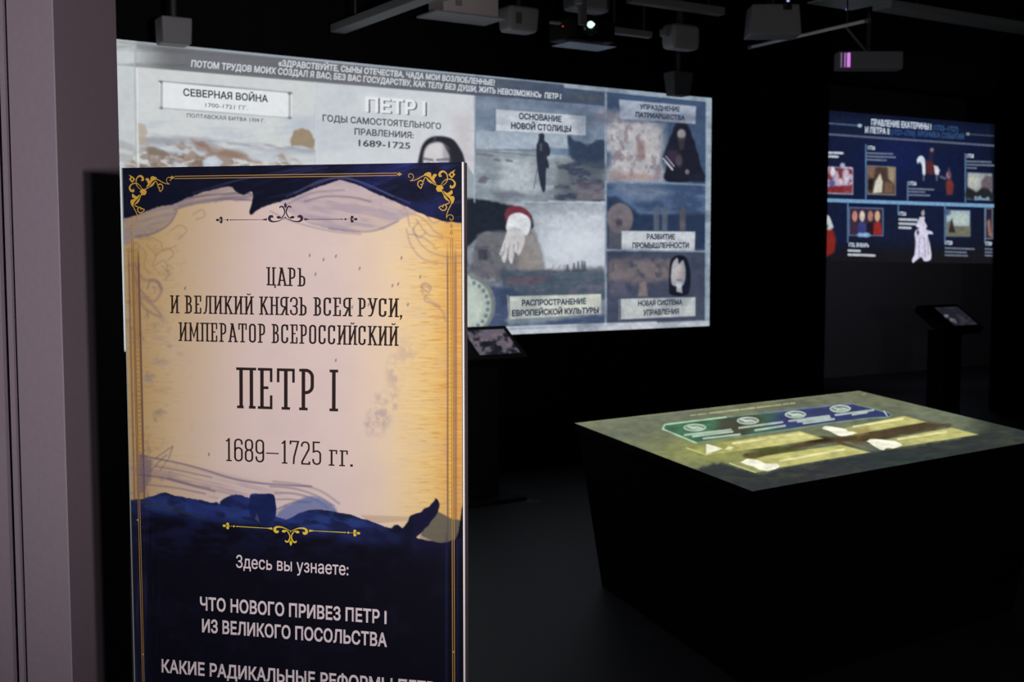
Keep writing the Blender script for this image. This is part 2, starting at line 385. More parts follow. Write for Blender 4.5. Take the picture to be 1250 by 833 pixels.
        if parent is not None: o.parent = parent
        return o

# ---------------------------------------------------------------- materials used often
M_black = mat('black_wall_paint', linear=(.0035, .0035, .004), rough=.9, spec=.1, noise=.3, nscale=8)
M_ceil = mat('black_ceiling_paint', linear=(.003, .003, .003), rough=.95, spec=.05)
M_floor = mat('dark_floor_covering', linear=(.020, .021, .027), rough=.55, spec=.25, noise=.25, nscale=14, bump=.3)
M_alcove = mat('grey_alcove_paint', linear=(.10, .095, .10), rough=.9, spec=.1, noise=.12, nscale=10)
M_pier = mat('mauve_grey_pier_paint', linear=(.212, .170, .210), rough=.62, spec=.35, noise=.06, nscale=60, bump=.35)
M_blackplastic = mat('black_plastic', linear=(.004, .004, .0045), rough=.6, spec=.2)
M_tableblack = mat('black_table_laminate', linear=(.0022, .0022, .0026), rough=.8, spec=.06)
M_steel = mat('painted_grey_steel', linear=(.16, .17, .18), rough=.6, spec=.3)
M_darksteel = mat('dark_steel', linear=(.03, .03, .033), rough=.6)

# ---------------------------------------------------------------- the room
DW = 7.0; DA = 10.0; HC = 3.5
def struct(o): o['kind'] = 'structure'; return o
def room_box(name, lo, hi, m):
    lo, hi = np.array(lo, float), np.array(hi, float); return struct(MB().box((lo+hi)/2, hi-lo).build(name, m, origin=(lo+hi)/2))
xn0 = at_depth(1009, 305, 1.0); xn0 = xn0[0]*DW/xn0[1]; xn1 = at_depth(1212.5, 305, 1.0); xn1 = xn1[0]*(DW+.2)/xn1[1]
room_box('floor', (-3.5, -3.0, -.1), (15.6, 10.2, 0), M_floor)
room_box('ceiling', (-3.5, -3.0, HC), (15.6, 10.2, HC+.1), M_ceil)
room_box('wall_back', (-3.5, DW, 0), (xn0, DW+.2, HC), M_black)
room_box('wall_back_right', (xn1, DW, 0), (15.6, DW+.2, HC), M_black)
room_box('wall_alcove_left', (xn0-.2, DW+.2, 0), (xn0, DA, HC), M_black)
room_box('wall_alcove_right', (xn1+5.2, DW+.2, 0), (xn1+5.4, DA, HC), M_black)
room_box('wall_alcove_back', (xn0-.2, DA, 0), (xn1+5.4, DA+.2, HC), M_alcove)
room_box('wall_right', (13.3, -3.0, 0), (13.5, DW, HC), M_black)
room_box('wall_front', (-3.5, -3.2, 0), (13.5, -3.0, HC), M_black)
room_box('wall_left', (-3.7, -3.0, 0), (-3.5, DW, HC), M_black)

# the grooved pier beside the printed panel: one extruded outline
def latpx(x, d): return (x-CX)/FPX*d
D0 = 3.05
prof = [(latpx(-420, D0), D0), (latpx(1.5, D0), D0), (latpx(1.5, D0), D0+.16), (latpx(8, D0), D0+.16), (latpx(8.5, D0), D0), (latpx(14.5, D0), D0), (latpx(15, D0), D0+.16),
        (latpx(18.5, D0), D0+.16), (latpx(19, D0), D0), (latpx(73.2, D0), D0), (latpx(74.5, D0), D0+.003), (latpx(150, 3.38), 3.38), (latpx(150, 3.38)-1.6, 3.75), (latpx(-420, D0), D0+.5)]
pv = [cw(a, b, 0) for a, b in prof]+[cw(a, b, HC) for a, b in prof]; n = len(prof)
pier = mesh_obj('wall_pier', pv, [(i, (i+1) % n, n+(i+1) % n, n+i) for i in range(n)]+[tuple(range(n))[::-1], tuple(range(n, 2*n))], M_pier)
pier.data.materials.append(mat('mauve_side_painted_shade', linear=(.105, .080, .098), rough=.7, spec=.25, noise=.05, nscale=60, bump=.25)); pier.data.polygons[10].material_index = 1  # side face: same mauve darkened, its shade painted into the colour
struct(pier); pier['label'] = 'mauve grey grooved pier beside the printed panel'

# ================================================================ the printed panel in front
BL = at_depth(151.3, HZ, 2.889); BR = at_depth(566.3, HZ, 2.70); bu = BR-BL; bu[2] = 0
BAN = Plane((BL[0], BL[1], 0), bu, (0, 0, 1)); BW = float(np.linalg.norm(bu)); BH = float(BAN.loc(149.5, 205)[1])
ban = empty('printed_panel', BAN.world([[BW/2, 0]])[0])
tag(ban, 'tall freestanding printed panel, cream and navy with gold scrollwork and large dark Cyrillic lettering', 'sign')
AX = np.array([BAN.U, BAN.N, BAN.V])
MB().box(BAN.world([[BW/2, BH/2+.01]], -.0165)[0], (BW-.001, .030, BH-.02), AX).build('panel_body', mat('panel_side_grey', linear=(.055, .04, .05), rough=.7), ban)
M_trim = mat('white_edge_trim', linear=(.88, .84, .84), rough=.35)
MB().box(BAN.world([[BW-.0016, BH/2+.01]], .0010)[0], (.0036, .0035, BH-.02), AX).build('edge_trim', M_trim, ban)
MB().box(BAN.world([[.0006, BH/2+.01]], .0005)[0], (.0014, .0035, BH-.02), AX).build('edge_trim', mat('dull_edge_trim', linear=(.25, .28, .26), rough=.4), ban)
for uu in (.12, BW-.12):
    MB().box(BAN.world([[uu, .012]], -.0165)[0], (.06, .42, .024), AX, bevel=.004).build('foot', M_darksteel, ban)

A = Art(BAN, [(0, BH), (BW, BH), (BW, .02), (0, .02)], 430, 900, (226, 206, 201))
X, Y = A.X, A.Y
# paper ground: tan at the left, rosy white in the middle, golden at the right
A.mix(1-sstep(165, 330, X+.10*(Y-400)), (205, 178, 132)); A.mix((1-sstep(150, 215, X))*.55, (178, 142, 84))
A.mix(sstep(395, 500, X-.06*(Y-400))*.62, (240, 214, 160)); A.mix(sstep(460, 545, X-.05*(abs(Y-500)))*.85, (230, 194, 116)); A.mix(sstep(515, 566, X)*.8, (214, 156, 76))
A.mix(sstep(.35, .9, A.n(30, 26, 4))*.20, (205, 190, 190)); A.mix(sstep(.55, .8, A.n(14, 1.6, 3))*sstep(470, 540, X)*.45, (200, 132, 56)); A.mix(sstep(.5, .8, A.n(22, 1.5, 3))*sstep(450, 520, X)*.35, (252, 226, 150))
A.mix(sstep(.55, .85, A.n(12, 2.2, 3))*(1-sstep(170, 250, X))*.3, (160, 128, 84)); A.mix(sstep(.6, .85, A.n(9, 9, 3))*(1-sstep(175, 250, X))*.45, (140, 118, 108))
for (cx, cy, rx, ry, al) in ((463, 505, 16, 28, .35), (452, 520, 9, 14, .3), (482, 455, 12, 26, .25), (478, 490, 10, 18, .3), (497, 430, 14, 20, .18), (182, 463, 7, 9, .4), (196, 440, 11, 8, .3), (192, 505, 10, 5, .35), (196, 400, 12, 20, .2)):
    i = np.hypot((X-cx)/rx, (Y-cy)/ry); A.mix((1-sstep(.3, 1.3, i))*sstep(.3, .7, A.n(7, 7, 3))*al*1.3, (150, 138, 150))
for (cx, cy) in ((385, 335), (395, 317), (490, 315), (486, 347), (479, 349), (498, 372), (513, 338), (378, 312), (410, 313), (430, 375), (439, 328), (410, 440), (255, 555), (226, 352), (450, 372)):
    A.ell(cx, cy, .9, 2.2, (105, 80, 110), .7, .5, 15)
# printed border bands
for (xa, xb, s0, al, cc) in ((155.5, 157.5, 1, .5, (110, 78, 74)), (161.5, 168.3, 1, .45, (150, 112, 68)), (167.6, 169.4, 1, .75, (96, 64, 66)), (160, 161.6, 1, .6, (104, 78, 66))):
    sh = (Y-290)*.0245; m = sstep(xa-.8, xa+.3, X-sh)*(1-sstep(xb-.3, xb+.8, X-sh))*sstep(292, 330, Y); A.mix(m*al, cc)
for (xa, xb, al, cc) in ((545.5, 547.2, .65, (104, 74, 92)), (547.2, 553.8, .35, (206, 152, 54)), (554.2, 557.6, .55, (130, 88, 84)), (549.4, 550.4, .6, (228, 196, 92))):
    sh = (Y-400)*.001; m = sstep(xa-.6, xa+.3, X-sh)*(1-sstep(xb-.3, xb+.6, X-sh))*sstep(288, 330, Y); A.mix(m*al, cc)
# dotted beads between the lines of the bands
beads = (np.sin(Y*1.18) > .2)
A.mix(beads*sstep(163, 164, X-(Y-290)*.0245)*(1-sstep(166, 167, X-(Y-290)*.0245))*sstep(400, 440, Y)*.5, (212, 180, 116)); A.mix(beads*sstep(548.3, 549, X)*(1-sstep(551.2, 552, X))*sstep(330, 400, Y)*.5, (246, 216, 120))
# faint printed scrolls and flowers in the margins
def faint(P, wd, al=.35, cc=(132, 108, 116)): A.line(P, wd, cc, al*.62, 1.6, curve=True)
for P in ([(162, 330), (170, 352), (186, 368), (196, 358), (194, 346), (184, 343), (180, 352)], [(164, 322), (175, 341), (190, 342), (197, 352)], [(168, 360), (178, 378), (196, 386), (186, 372), (172, 362)]):
    faint(P, 3.0, .55, (128, 104, 118))
for P in ([(180, 300), (190, 312), (186, 325), (200, 318), (205, 330)], [(190, 312), (204, 303), (212, 310), (205, 318)], [(170, 300), (178, 310), (176, 324), (182, 334)], [(198, 325), (206, 335), (200, 342)], [(184, 290), (196, 296), (200, 306), (215, 300)],
          [(208, 282), (220, 275), (228, 282), (218, 292)], [(236, 262), (246, 256), (250, 264), (240, 268)]): faint(P, 1.4, .45, (140, 118, 96))
for P in ([(455, 250), (452, 240), (464, 240), (466, 256), (480, 262), (492, 256)], [(474, 240), (486, 246), (496, 258), (500, 276)], [(496, 280), (502, 300), (516, 316), (540, 322), (562, 321)], [(504, 278), (512, 296), (526, 308), (548, 314), (563, 313)], [(490, 262), (506, 262), (520, 270), (530, 282), (540, 288)],
          [(508, 268), (522, 286), (540, 290)], [(500, 286), (516, 290), (530, 300)], [(524, 358), (514, 350), (520, 346), (526, 352), (518, 366), (530, 372), (540, 380), (544, 392)], [(510, 272), (504, 282), (512, 290), (520, 284)], [(520, 262), (528, 272), (536, 270)]):
    faint(P, 1.6, .42, (122, 102, 128))
faint([(525, 352), (517, 347), (516, 358), (526, 368), (536, 374)], 3.2, .35, (150, 120, 120))
# top: translucent grey wash, then the torn navy brush edge
A.poly([(150, 200), (150, 292), (165, 292), (182, 288), (200, 279), (211, 268), (219, 254), (240, 250), (275, 245), (309, 242), (320, 200)], (150, 138, 148), 1.8, .80, wob=1.2, tex=.55+.45*sstep(.3, .7, A.n(26, 4, 4, ang=-.25)))
A.poly([(300, 200), (342, 248), (356, 262), (376, 272), (402, 280), (436, 283), (470, 279), (494, 266), (520, 258), (545, 264), (566, 272), (570, 200)], (172, 160, 174), 1.8, .85, wob=1.2, tex=.5+.5*sstep(.3, .7, A.n(30, 5, 4, ang=.15)))
A.poly([(310, 200), (344, 247), (366, 238), (395, 232), (425, 240), (444, 248), (470, 256), (490, 262), (440, 225)], (198, 182, 190), 2, .5)
for P, al in (([(213, 256), (245, 247), (280, 243), (312, 245)], .6), ([(215, 245), (250, 239), (290, 236), (306, 237)], .7), ([(219, 252), (250, 244), (300, 240)], .4), ([(372, 246), (398, 240), (430, 241), (452, 246)], .6), ([(350, 250), (380, 236), (420, 232)], .4), ([(402, 279), (436, 283), (460, 281), (486, 270)], .5), ([(330, 258), (356, 270), (402, 282), (440, 286)], .35), ([(166, 289), (190, 284), (207, 273), (216, 258)], .6)):
    A.line(P, 1.7, (96, 90, 112), al*.65, 1.6, curve=True)
top = [(140, 195), (145, 262), (153, 266), (168, 262), (180, 257), (198, 252), (215, 248), (235, 239), (258, 232), (281, 228), (288, 234), (297, 238), (303, 236), (308, 235), (308, 246), (305, 256), (306, 262), (314, 257), (326, 251), (342, 246), (360, 240), (379, 232), (398, 225), (416, 220), (428, 223), (439, 227), (465, 239), (494, 251), (510, 259), (523, 264), (540, 270), (552, 271), (575, 266), (575, 195)]
A.poly(top, (17, 20, 40), 1.2, 1, wob=1.2)
navy = A.sd(np.array(top), X, Y) < 0
A.mix(navy*sstep(380, 470, X)*(1-sstep(530, 560, X))*sstep(.25, .7, A.n(26, 18, 4))*.75, (40, 48, 118)); A.mix(navy*sstep(.55, .8, A.n(40, 4, 3, ang=-.25))*.3*sstep(250, 420, X), (78, 84, 146)); A.mix(navy*sstep(.45, .8, A.n(20, 14, 4))*.5, (26, 32, 62))
for P, al in (([(235, 236), (281, 222), (330, 212), (380, 205)], .25), ([(260, 230), (300, 218), (345, 214), (400, 204)], .3), ([(350, 240), (390, 222), (430, 214)], .4), ([(360, 236), (400, 218), (440, 222), (480, 240)], .5), ([(380, 228), (416, 216), (452, 228), (500, 248)], .5)):
    A.line(P, 1.5, (84, 90, 140), al, 1, curve=True)
# bottom: brush streaks and the navy sea
A.mix(sstep(553, 575, Y-.16*(X-170))*(1-sstep(600, 620, Y))*(1-sstep(250, 420, X))*(.12+.38*sstep(.45, .75, A.n(44, 3.2, 3, ang=.2))), (146, 124, 140))
A.poly([(172, 555), (186, 562), (184, 585), (176, 600), (168, 606), (168, 560)], (110, 96, 118), 3, .6)
for P, wd, al in (([(171, 556), (190, 560), (220, 566), (250, 574), (275, 582), (300, 588), (340, 592), (380, 594)], 1.3, .7), ([(190, 570), (220, 575), (258, 583)], 1.1, .5), ([(170, 580), (200, 584), (230, 592), (262, 600)], 1.2, .65), ([(205, 584), (235, 592), (256, 596)], 1.4, .5), ([(180, 592), (215, 596), (250, 603)], 1.3, .5),
                  ([(190, 560), (202, 551), (210, 546)], 1, .5), ([(206, 560), (211, 545)], .9, .5), ([(184, 575), (196, 562), (203, 556)], 1, .5), ([(196, 574), (204, 562)], .9, .4), ([(334, 588), (366, 592), (392, 600), (414, 615)], 2, .35), ([(330, 594), (360, 597), (388, 606), (408, 618)], 1.2, .5),
                  ([(336, 602), (360, 603), (384, 610), (400, 620)], 1.6, .5), ([(338, 610), (356, 610), (376, 614)], 1.2, .5), ([(338, 622), (358, 614), (380, 613)], 1.4, .6)):
    A.line(P, wd+.3, (98, 88, 116), al*.75, 1.5, curve=True)
A.poly([(338, 640), (338, 626), (352, 617), (370, 608), (388, 608), (404, 616), (416, 632), (400, 640)], (96, 112, 168), 2.5, .75, wob=2)
A.poly([(528, 622), (541, 628), (552, 634), (568, 638), (568, 662), (546, 664), (512, 664)], (88, 88, 84), 1.2, .85)
A.poly([(440, 629), (500, 631), (500, 636), (452, 640)], (190, 164, 140), 1.5, .6)
bot = [(140, 850), (140, 611), (160, 611), (172, 610), (186, 606), (198, 602), (212, 605), (228, 608), (245, 611), (259, 614), (268, 612), (276, 608), (288, 604), (304, 608), (306, 604), (312, 603), (330, 603), (335, 606), (337, 618), (337, 631), (350, 635), (367, 626), (386, 623), (420, 627), (440, 633), (456, 638), (476, 645), (481, 641), (486, 641), (491, 645), (496, 640), (500, 632), (503, 629), (508, 627), (514, 625), (518, 621), (524, 618), (530, 612), (532, 609), (535, 612), (536, 618), (535, 624), (529, 634), (521, 643), (513, 652), (509, 657), (524, 661), (540, 663), (556, 659), (575, 655), (575, 1400), (140, 1400)]
A.poly(bot, (12, 12, 27), .9, 1, wob=1.3)
sea = A.sd(np.array(bot), X, Y) < 0
A.mix(sea*(1-sstep(612+(X-160)*.13, 634+(X-160)*.13, Y))*(1-sstep(430, 520, X))*(.45+.5*sstep(.3, .6, A.n(18, 7, 4, ang=.15))), (44, 64, 132)); A.mix(sea*(1-sstep(640, 700, Y))*(1-sstep(520, 560, X))*sstep(.4, .75, A.n(22, 10, 4))*.5, (34, 40, 96))
A.poly([(160, 611), (172, 610), (198, 616), (225, 624), (250, 634), (232, 630), (200, 621), (160, 613)], (52, 54, 74), 2, .6)
A.poly([(306, 605), (330, 604), (336, 612), (336, 632), (322, 640), (308, 634), (304, 620)], (24, 34, 84), 1, .8)
A.poly([(264, 613), (271, 606), (268, 616)], (230, 215, 215), 1, .8); A.poly([(311, 634), (314, 627), (317, 638)], (120, 116, 140), 1, .5)
A.poly([(511, 653), (518, 656), (527, 660), (512, 658)], (190, 170, 160), .8, .8); A.mix(sea*(1-sstep(158, 185, X-(Y-600)*.03))*.35, (44, 50, 88)); A.mix(sea*sstep(495, 510, X)*(1-sstep(650, 700, Y))*.25, (50, 50, 130))
A.mix(sea*sstep(.5, .8, A.n(30, 24, 4))*.35, (24, 24, 46)); A.mix(sea*sstep(.55, .8, A.n(2.2, 60, 2))*(1-sstep(160, 200, X-(Y-600)*.03))*.4, (62, 66, 110))
A.mix(sstep(542.5, 544, X)*(1-sstep(546, 547.5, X))*sstep(640, 680, Y)*.5, (34, 40, 84)); A.mix(sstep(556, 557.5, X)*(1-sstep(559, 561, X))*sstep(640, 680, Y)*.5, (34, 40, 84))
A.build('print', art_mat('panel_print', False, rough=.45), ban, h=.0)

M_ink = mat('dark_brown_ink', (38, 20, 22), .6); M_white_ink = mat('pale_pink_ink', (232, 218, 226), .6); M_gold = mat('gold_ink', (206, 164, 66), .5); M_paleg = mat('pale_gold_ink', (186, 146, 78), .5); M_violet = mat('violet_black_ink', (52, 38, 60), .6)
slab_text(BAN, 'ЦАРЬ', (325.5, 348.5), (373, 350), 22.5, M_ink, ban, t=.09)
slab_text(BAN, 'И ВЕЛИКИЙ КНЯЗЬ ВСЕЯ РУСИ,', (208, 382.5), (491.5, 387.5), 22.5, M_ink, ban, t=.09)
slab_text(BAN, 'ИМПЕРАТОР ВСЕРОССИЙСКИЙ', (218.5, 416.5), (487, 422.5), 23.5, M_ink, ban, t=.09)
slab_text(BAN, 'ПЕТР I', (289, 498.5), (413, 502.5), 50.5, M_ink, ban, t=.085, gap=.115, srf=.06)
slab_text(BAN, '1689–1725 гг.', (276, 563), (431, 570), 28.5, M_ink, ban, t=.075, gap=.09)
text(BAN, 'Здесь вы узнаете:', (288.5, 693), (425.5, 702.5), 15.6, M_white_ink, ban, bold=.006)
text(BAN, 'ЧТО НОВОГО ПРИВЕЗ ПЕТР I', (244.5, 744.5), (472, 761.5), 15.8, M_white_ink, ban, bold=.024)
text(BAN, 'ИЗ ВЕЛИКОГО ПОСОЛЬСТВА', (247, 771.5), (472.5, 789.5), 15.8, M_white_ink, ban, bold=.024)
text(BAN, 'КАКИЕ РАДИКАЛЬНЫЕ РЕФОРМЫ ПЕТР I', (197.5, 820.5), (540, 850), 15.8, M_white_ink, ban, bold=.024)

def spiral(c, r0, r1, a0, a1, n=16):
    t = np.linspace(0, 1, n); a = np.radians(a0+(a1-a0)*t); r = r0+(r1-r0)*t
    return [(c[0]+r_*math.cos(q), c[1]+r_*math.sin(q)) for r_, q in zip(r, a)]
def corner(flip_x, parent):
    """Gold corner scroll, drawn in 1/8.77 of a printed unit from the panel corner, mirrored over its diagonal."""
    d = Deco(); k = 1/8.77/520; u0 = 0.0 if not flip_x else BW; sx = 1 if not flip_x else -1
    for diag in (False, True):
        def T(P):
            P = np.array(P, float)
            if diag: P = P[:, ::-1]
            return np.column_stack([u0+sx*(P[:, 0])*k, BH-P[:, 1]*k])
        def rb(P, wd): d.ribbon(T(P), np.array(wd)*k if not np.isscalar(wd) else wd*k)
        def bl(P): d.blob(T(P))
        pa = spiral((575, 138), 6, 46, 100, -270, 18)
        rb(pa+[(535, 180), (490, 165), (445, 140), (410, 128)], [6]*18+[7, 8, 9, 8])
        pb = spiral((455, 212), 8, 46, 60, 450, 18)
        rb(pb+[(415, 155), (375, 175), (325, 215), (270, 240), (225, 240)], list(np.linspace(14, 9, 18))+[9, 9, 9, 8, 7])
        bl([(425, 122), (380, 98), (350, 108), (343, 148), (318, 118), (285, 125), (302, 150), (314, 178), (292, 216), (330, 196), (372, 150)])
        bl([(398, 156), (382, 190), (342, 216), (366, 182)])
        rb([(222, 236), (195, 215), (172, 175), (180, 120), (215, 92), (248, 105), (255, 135), (232, 140)], [6, 7, 9, 12, 18, 24, 24, 8])
    def T2(P):
        P = np.array(P, float); return np.column_stack([u0+sx*P[:, 0]*k, BH-P[:, 1]*k])
    d.ribbon(T2([(125, 100), (98, 125), (125, 155), (152, 128), (125, 100)]), 15*k, curve=False)
    d.blob(T2([(110, 112), (88, 75), (128, 98)]), False)
    d.blob(T2([(270, 235), (295, 265), (275, 300), (245, 285), (215, 265), (235, 240)])); d.blob(T2([(244, 262), (228, 296), (256, 300), (280, 290)]))
    d.build(BAN, 'corner_scroll', M_gold, parent, .0012)
corner(False, ban); corner(True, ban)
# gold rules: double along the top, with pointed end beads; double down each side
k5 = 1/520; d = Deco()
for dv in (11.6, 14.4): d.ribbon([(72*k5, BH-dv*k5), (BW-82*k5, BH-dv*k5)], .8*k5, False)
for uu in (69*k5, BW-79*k5):
    v0 = BH-13*k5; d.blob([(uu-3.5*k5, v0), (uu, v0+2.2*k5), (uu+3.5*k5, v0), (uu, v0-2.2*k5)], False)
for uu in (12.6*k5, BW-14.5*k5):
    for du in (-1.1, 1.3): d.ribbon([(uu+du*k5, BH-.17), (uu+du*k5, .05)], (.7 if uu < .4 else .85)*k5, False)
    for vv in (.143, .158): d.blob([(uu-2*k5, BH-vv), (uu, BH-vv+3.4*k5), (uu+2*k5, BH-vv), (uu, BH-vv-3.4*k5)], False)
for px, py in ((168.5, 635), (175, 799), (554, 796)): d.disc(BAN.loc(px, py), 1.3*k5)
d.build(BAN, 'gold_rule', M_paleg, ban, .0011)
def divider(cpx, lpx, rpx, m, flip):
    d = Deco(); c = BAN.loc(*cpx); l = BAN.loc(*lpx)[0]-c[0]; r = BAN.loc(*rpx)[0]-c[0]; s = 1/7.0/515; f = -1 if flip else 1
    T = lambda P, sg=1: np.array([(c[0]+sg*p[0]*s, c[1]+f*p[1]*s) for p in P])
    d.blob(T([(0, 142), (-12, 118), (-4, 100), (4, 100), (12, 118)]))
    for sg in (-1, 1):
        d.ribbon(T([(52, 96), (46, 108), (26, 108), (11, 85), (8, 55), (24, 25), (38, 10)], sg), np.array([4, 13, 13, 11, 9, 9, 5])*s)
        d.ribbon(T([(4, 12), (40, -2), (75, -14), (120, -16), (146, 0), (142, 22), (122, 28), (112, 16)], sg), np.array([3, 6, 9, 14, 22, 26, 20, 6])*s)
        d.blob(T([(35, 12), (58, 30), (80, 24), (74, 10), (52, 8)], sg))
        e = (r if sg > 0 else -l)/s
        d.blob(T([(168, 12), (172, -8), (215, -1), (e-130, -3), (e-130, 3), (215, 3)], sg), False)
        d.ribbon(T([(200, 1), (e-135, 0)], sg), 3*s, False); d.blob(T([(e-150, 0), (e-135, 5), (e-125, 0), (e-135, -5)], sg), False)
        d.blob(T([(e-118, 0), (e-107, 10), (e-96, 0), (e-107, -10)], sg), False); d.ribbon(T([(e-120, 0), (e-50, 0)], sg), 2.5*s, False)
        d.blob(T([(e, 0), (e-14, 11), (e-34, 3), (e-34, -3), (e-14, -11)], sg)); d.blob(T([(e-60, 3), (e-58, 25), (e-44, 28), (e-34, 16), (e-46, 3)], sg)); d.blob(T([(e-60, -3), (e-58, -25), (e-44, -28), (e-34, -16), (e-46, -3)], sg))
    d.blob(T([(0, 28), (-10, 8), (0, 14), (10, 8)]), False)
    d.build(BAN, 'divider_ornament', m, ban, .0012)
divider((349, 268.2), (264, 268.2), (437, 268.2), M_violet, False)
divider((355, 646.5), (272, 641), (440, 651.5), mat('bright_gold_ink', (236, 206, 60), .5), True)

# ================================================================ the big projected picture on the long wall
WALL = Plane((0, DW, 0), (1, 0, 0), (0, 0, 1))
def lc(pl, *pts): return [pl.loc(*p) for p in pts]
scr = empty('projected_screen', WALL.world(WALL.loc(520, 411))[0])
tag(scr, 'large pale projected picture wall with captioned history panels on the long black wall', 'screen')
TL, TR, BRc, BLc = (100, 44), (868, 120), (865, 398), (100, 431.5)
cs = np.array(lc(WALL, TL, TR, BRc, BLc)); bv = WALL.world(cs, .006); bv2 = WALL.world(cs, .0005)
mesh_obj('screen_backing', np.vstack([bv, bv2]), [(3, 2, 1, 0), (4, 5, 6, 7), (0, 1, 5, 4), (1, 2, 6, 5), (2, 3, 7, 6), (3, 0, 4, 7)], M_black, scr)
A = Art(WALL, cs, 660, 300, (150, 160, 170)); X, Y = A.X, A.Y; s_top = lambda x: 48+.099*(x-141)
LIGHT = (203, 207, 208)
A.poly(hq(90, 40, 166, 430), (196, 202, 204), .8)
A.mix((X < 166)*sstep(.45, .8, A.n(14, 30, 3))*.25, (170, 176, 182))
A.poly([(140, 170), (150, 172), (163, 178), (163, 186), (150, 182), (140, 180)], (160, 160, 162), 2, .6); A.poly([(140, 186), (162, 190), (162, 200), (140, 196)], (165, 162, 160), 2, .6)
# panel one: the northern war
A.poly(hq(166, 60, 384, 260), LIGHT, .8)
A.mix((X > 166)*(X < 384)*(Y > 128)*sstep(.35, .75, A.n(46, 8, 4))*.55*sstep(130, 150, Y), (170, 180, 196))
A.mix((X > 166)*(X < 384)*sstep(.4, .7, A.n(30, 7, 4, ang=.12))*(np.exp(-((Y-170-.05*(X-166))/7)**2))*.7, (140, 142, 152))
tex = sstep(.38, .62, A.n(16, 8, 4, ang=.3))
A.poly([(166, 182), (200, 178), (228, 172), (246, 172), (262, 180), (290, 184), (310, 196), (350, 210), (166, 215)], (140, 118, 104), 4, .75, tex=tex, wob=3)
A.poly([(166, 178), (192, 182), (235, 192), (300, 200), (345, 212), (166, 215)], (112, 98, 84), 3, .6, tex=sstep(.45, .6, A.n(11, 6, 3)), wob=3)
A.poly([(166, 150), (176, 152), (180, 162), (176, 172), (184, 178), (166, 176)], (176, 164, 146), 1.5, .8); A.poly([(233, 170), (260, 180), (300, 190), (288, 194), (240, 184)], (138, 106, 92), 3, .6)
A.poly([(354, 172), (358, 160), (368, 156), (378, 160), (383, 170), (383, 182), (366, 178), (355, 178)], (146, 126, 100), 1.5, .85, wob=1.5, curve=False); A.poly([(322, 196), (345, 188), (362, 196), (372, 206), (320, 206)], (138, 116, 100), 3, .7, tex=tex, wob=2)
A.poly([(186, 190), (220, 192), (240, 200), (240, 206), (186, 206)], (210, 208, 210), 4, .5, tex=sstep(.5, .7, A.n(10, 5, 3))); A.poly([(247, 196), (262, 190), (272, 198), (266, 206), (248, 205)], (198, 206, 218), 2, .8)
for P in ([(196, 196), (208, 203)], [(222, 200), (236, 196)], [(300, 198), (330, 204)]): A.line(P, 1.5, (220, 220, 220), .6, 1)
A.poly([(194, 99), (356, 113), (356, 144), (195, 131)], (224, 228, 230), .8); A.line([(193, 99), (356, 113.5)], 1.6, (150, 152, 156), .9); A.line([(194, 132), (356, 144.5)], 1.3, (170, 172, 176), .8)
for xx, ya, yb in ((196.5, 100, 132), (353, 114, 144)): A.line([(xx, ya), (xx, yb)], 3, (168, 170, 172), .9); A.ell(xx, ya, 2.4, 2, (120, 122, 126)); A.ell(xx, yb, 2.4, 2, (130, 132, 136))
# panel two: title
A.poly(hq(386, 82, 578, 260), (205, 209, 213), .8); A.mix((X > 386)*(X < 578)*sstep(.4, .8, A.n(50, 40, 3))*.5, (180, 188, 198)); A.poly([(550, 140), (575, 140), (577, 205), (560, 190)], (186, 176, 184), 8, .5)
A.poly([(444, 115), (524, 122), (522, 143), (444, 136)], (212, 216, 220), 2, .8)
A.poly([(509, 200), (512, 186), (515, 177), (521, 170), (530, 166.5), (543, 167), (553, 171), (560, 180), (565, 190), (567, 204), (560, 215), (512, 215)], (42, 42, 52), 1.5, 1)
A.poly([(516, 206), (516, 192), (519, 181), (526, 175), (537, 174), (546, 181), (549, 192), (549, 206)], (206, 204, 206), 2.0, 1); A.poly([(540, 176), (548, 182), (550, 206), (540, 206)], (130, 130, 142), 3, .5)
A.line([(517, 194), (527, 195.5)], 2.2, (104, 100, 110), .8, 1.4); A.line([(533, 195.5), (546, 194.5)], 2.2, (104, 100, 110), .8, 1.4); A.ell(522, 199.5, 3, 1.5, (110, 104, 116), .8, .5); A.ell(538, 199.5, 3.4, 1.5, (110, 104, 116), .8, .5); A.line([(529, 197), (528, 206)], 1.2, (160, 154, 160), .6, 1); A.poly([(541, 176), (552, 186), (557, 206), (547, 206), (548, 190)], (44, 44, 54), 2, .9); A.line([(531, 168), (528, 175)], 1, (120, 116, 124), .5, 1)
A.poly([(568, 198), (576, 212), (590, 220), (600, 260), (560, 260)], (150, 160, 170), 1)
# panel three: standing figure by the sea
A.poly(hq(579.5, 104, 738, 247), (116, 130, 150), .8)
sky = (X > 580)*(X < 738)*(Y < 182)
A.mix(sky*sstep(150, 168, Y)*(1-sstep(183, 184, Y))*(X < 692)*.8, (172, 184, 196)); A.mix((X > 580)*(X < 738)*sstep(.4, .75, A.n(40, 10, 4))*(Y < 160)*.4, (90, 102, 128)); A.poly([(580, 120), (620, 124), (660, 134), (600, 134), (580, 130)], (140, 152, 170), 6, .6)
A.poly([(580, 182), (738, 190), (738, 250), (580, 250)], (134, 144, 152), 1.5); A.mix((X > 580)*(X < 738)*(Y > 182)*(Y < 250)*sstep(.4, .7, A.n(24, 6, 4))*.6, (170, 180, 188)); A.poly([(612, 195), (650, 195), (652, 235), (610, 235)], (186, 194, 200), 10, .7)
A.poly([(692, 166), (700, 172), (716, 176), (738, 172), (738, 204), (716, 202), (694, 192)], (48, 62, 84), 2.5, .95, wob=3); A.poly([(670, 180), (694, 182), (694, 190), (660, 188)], (100, 122, 150), 2, .7)
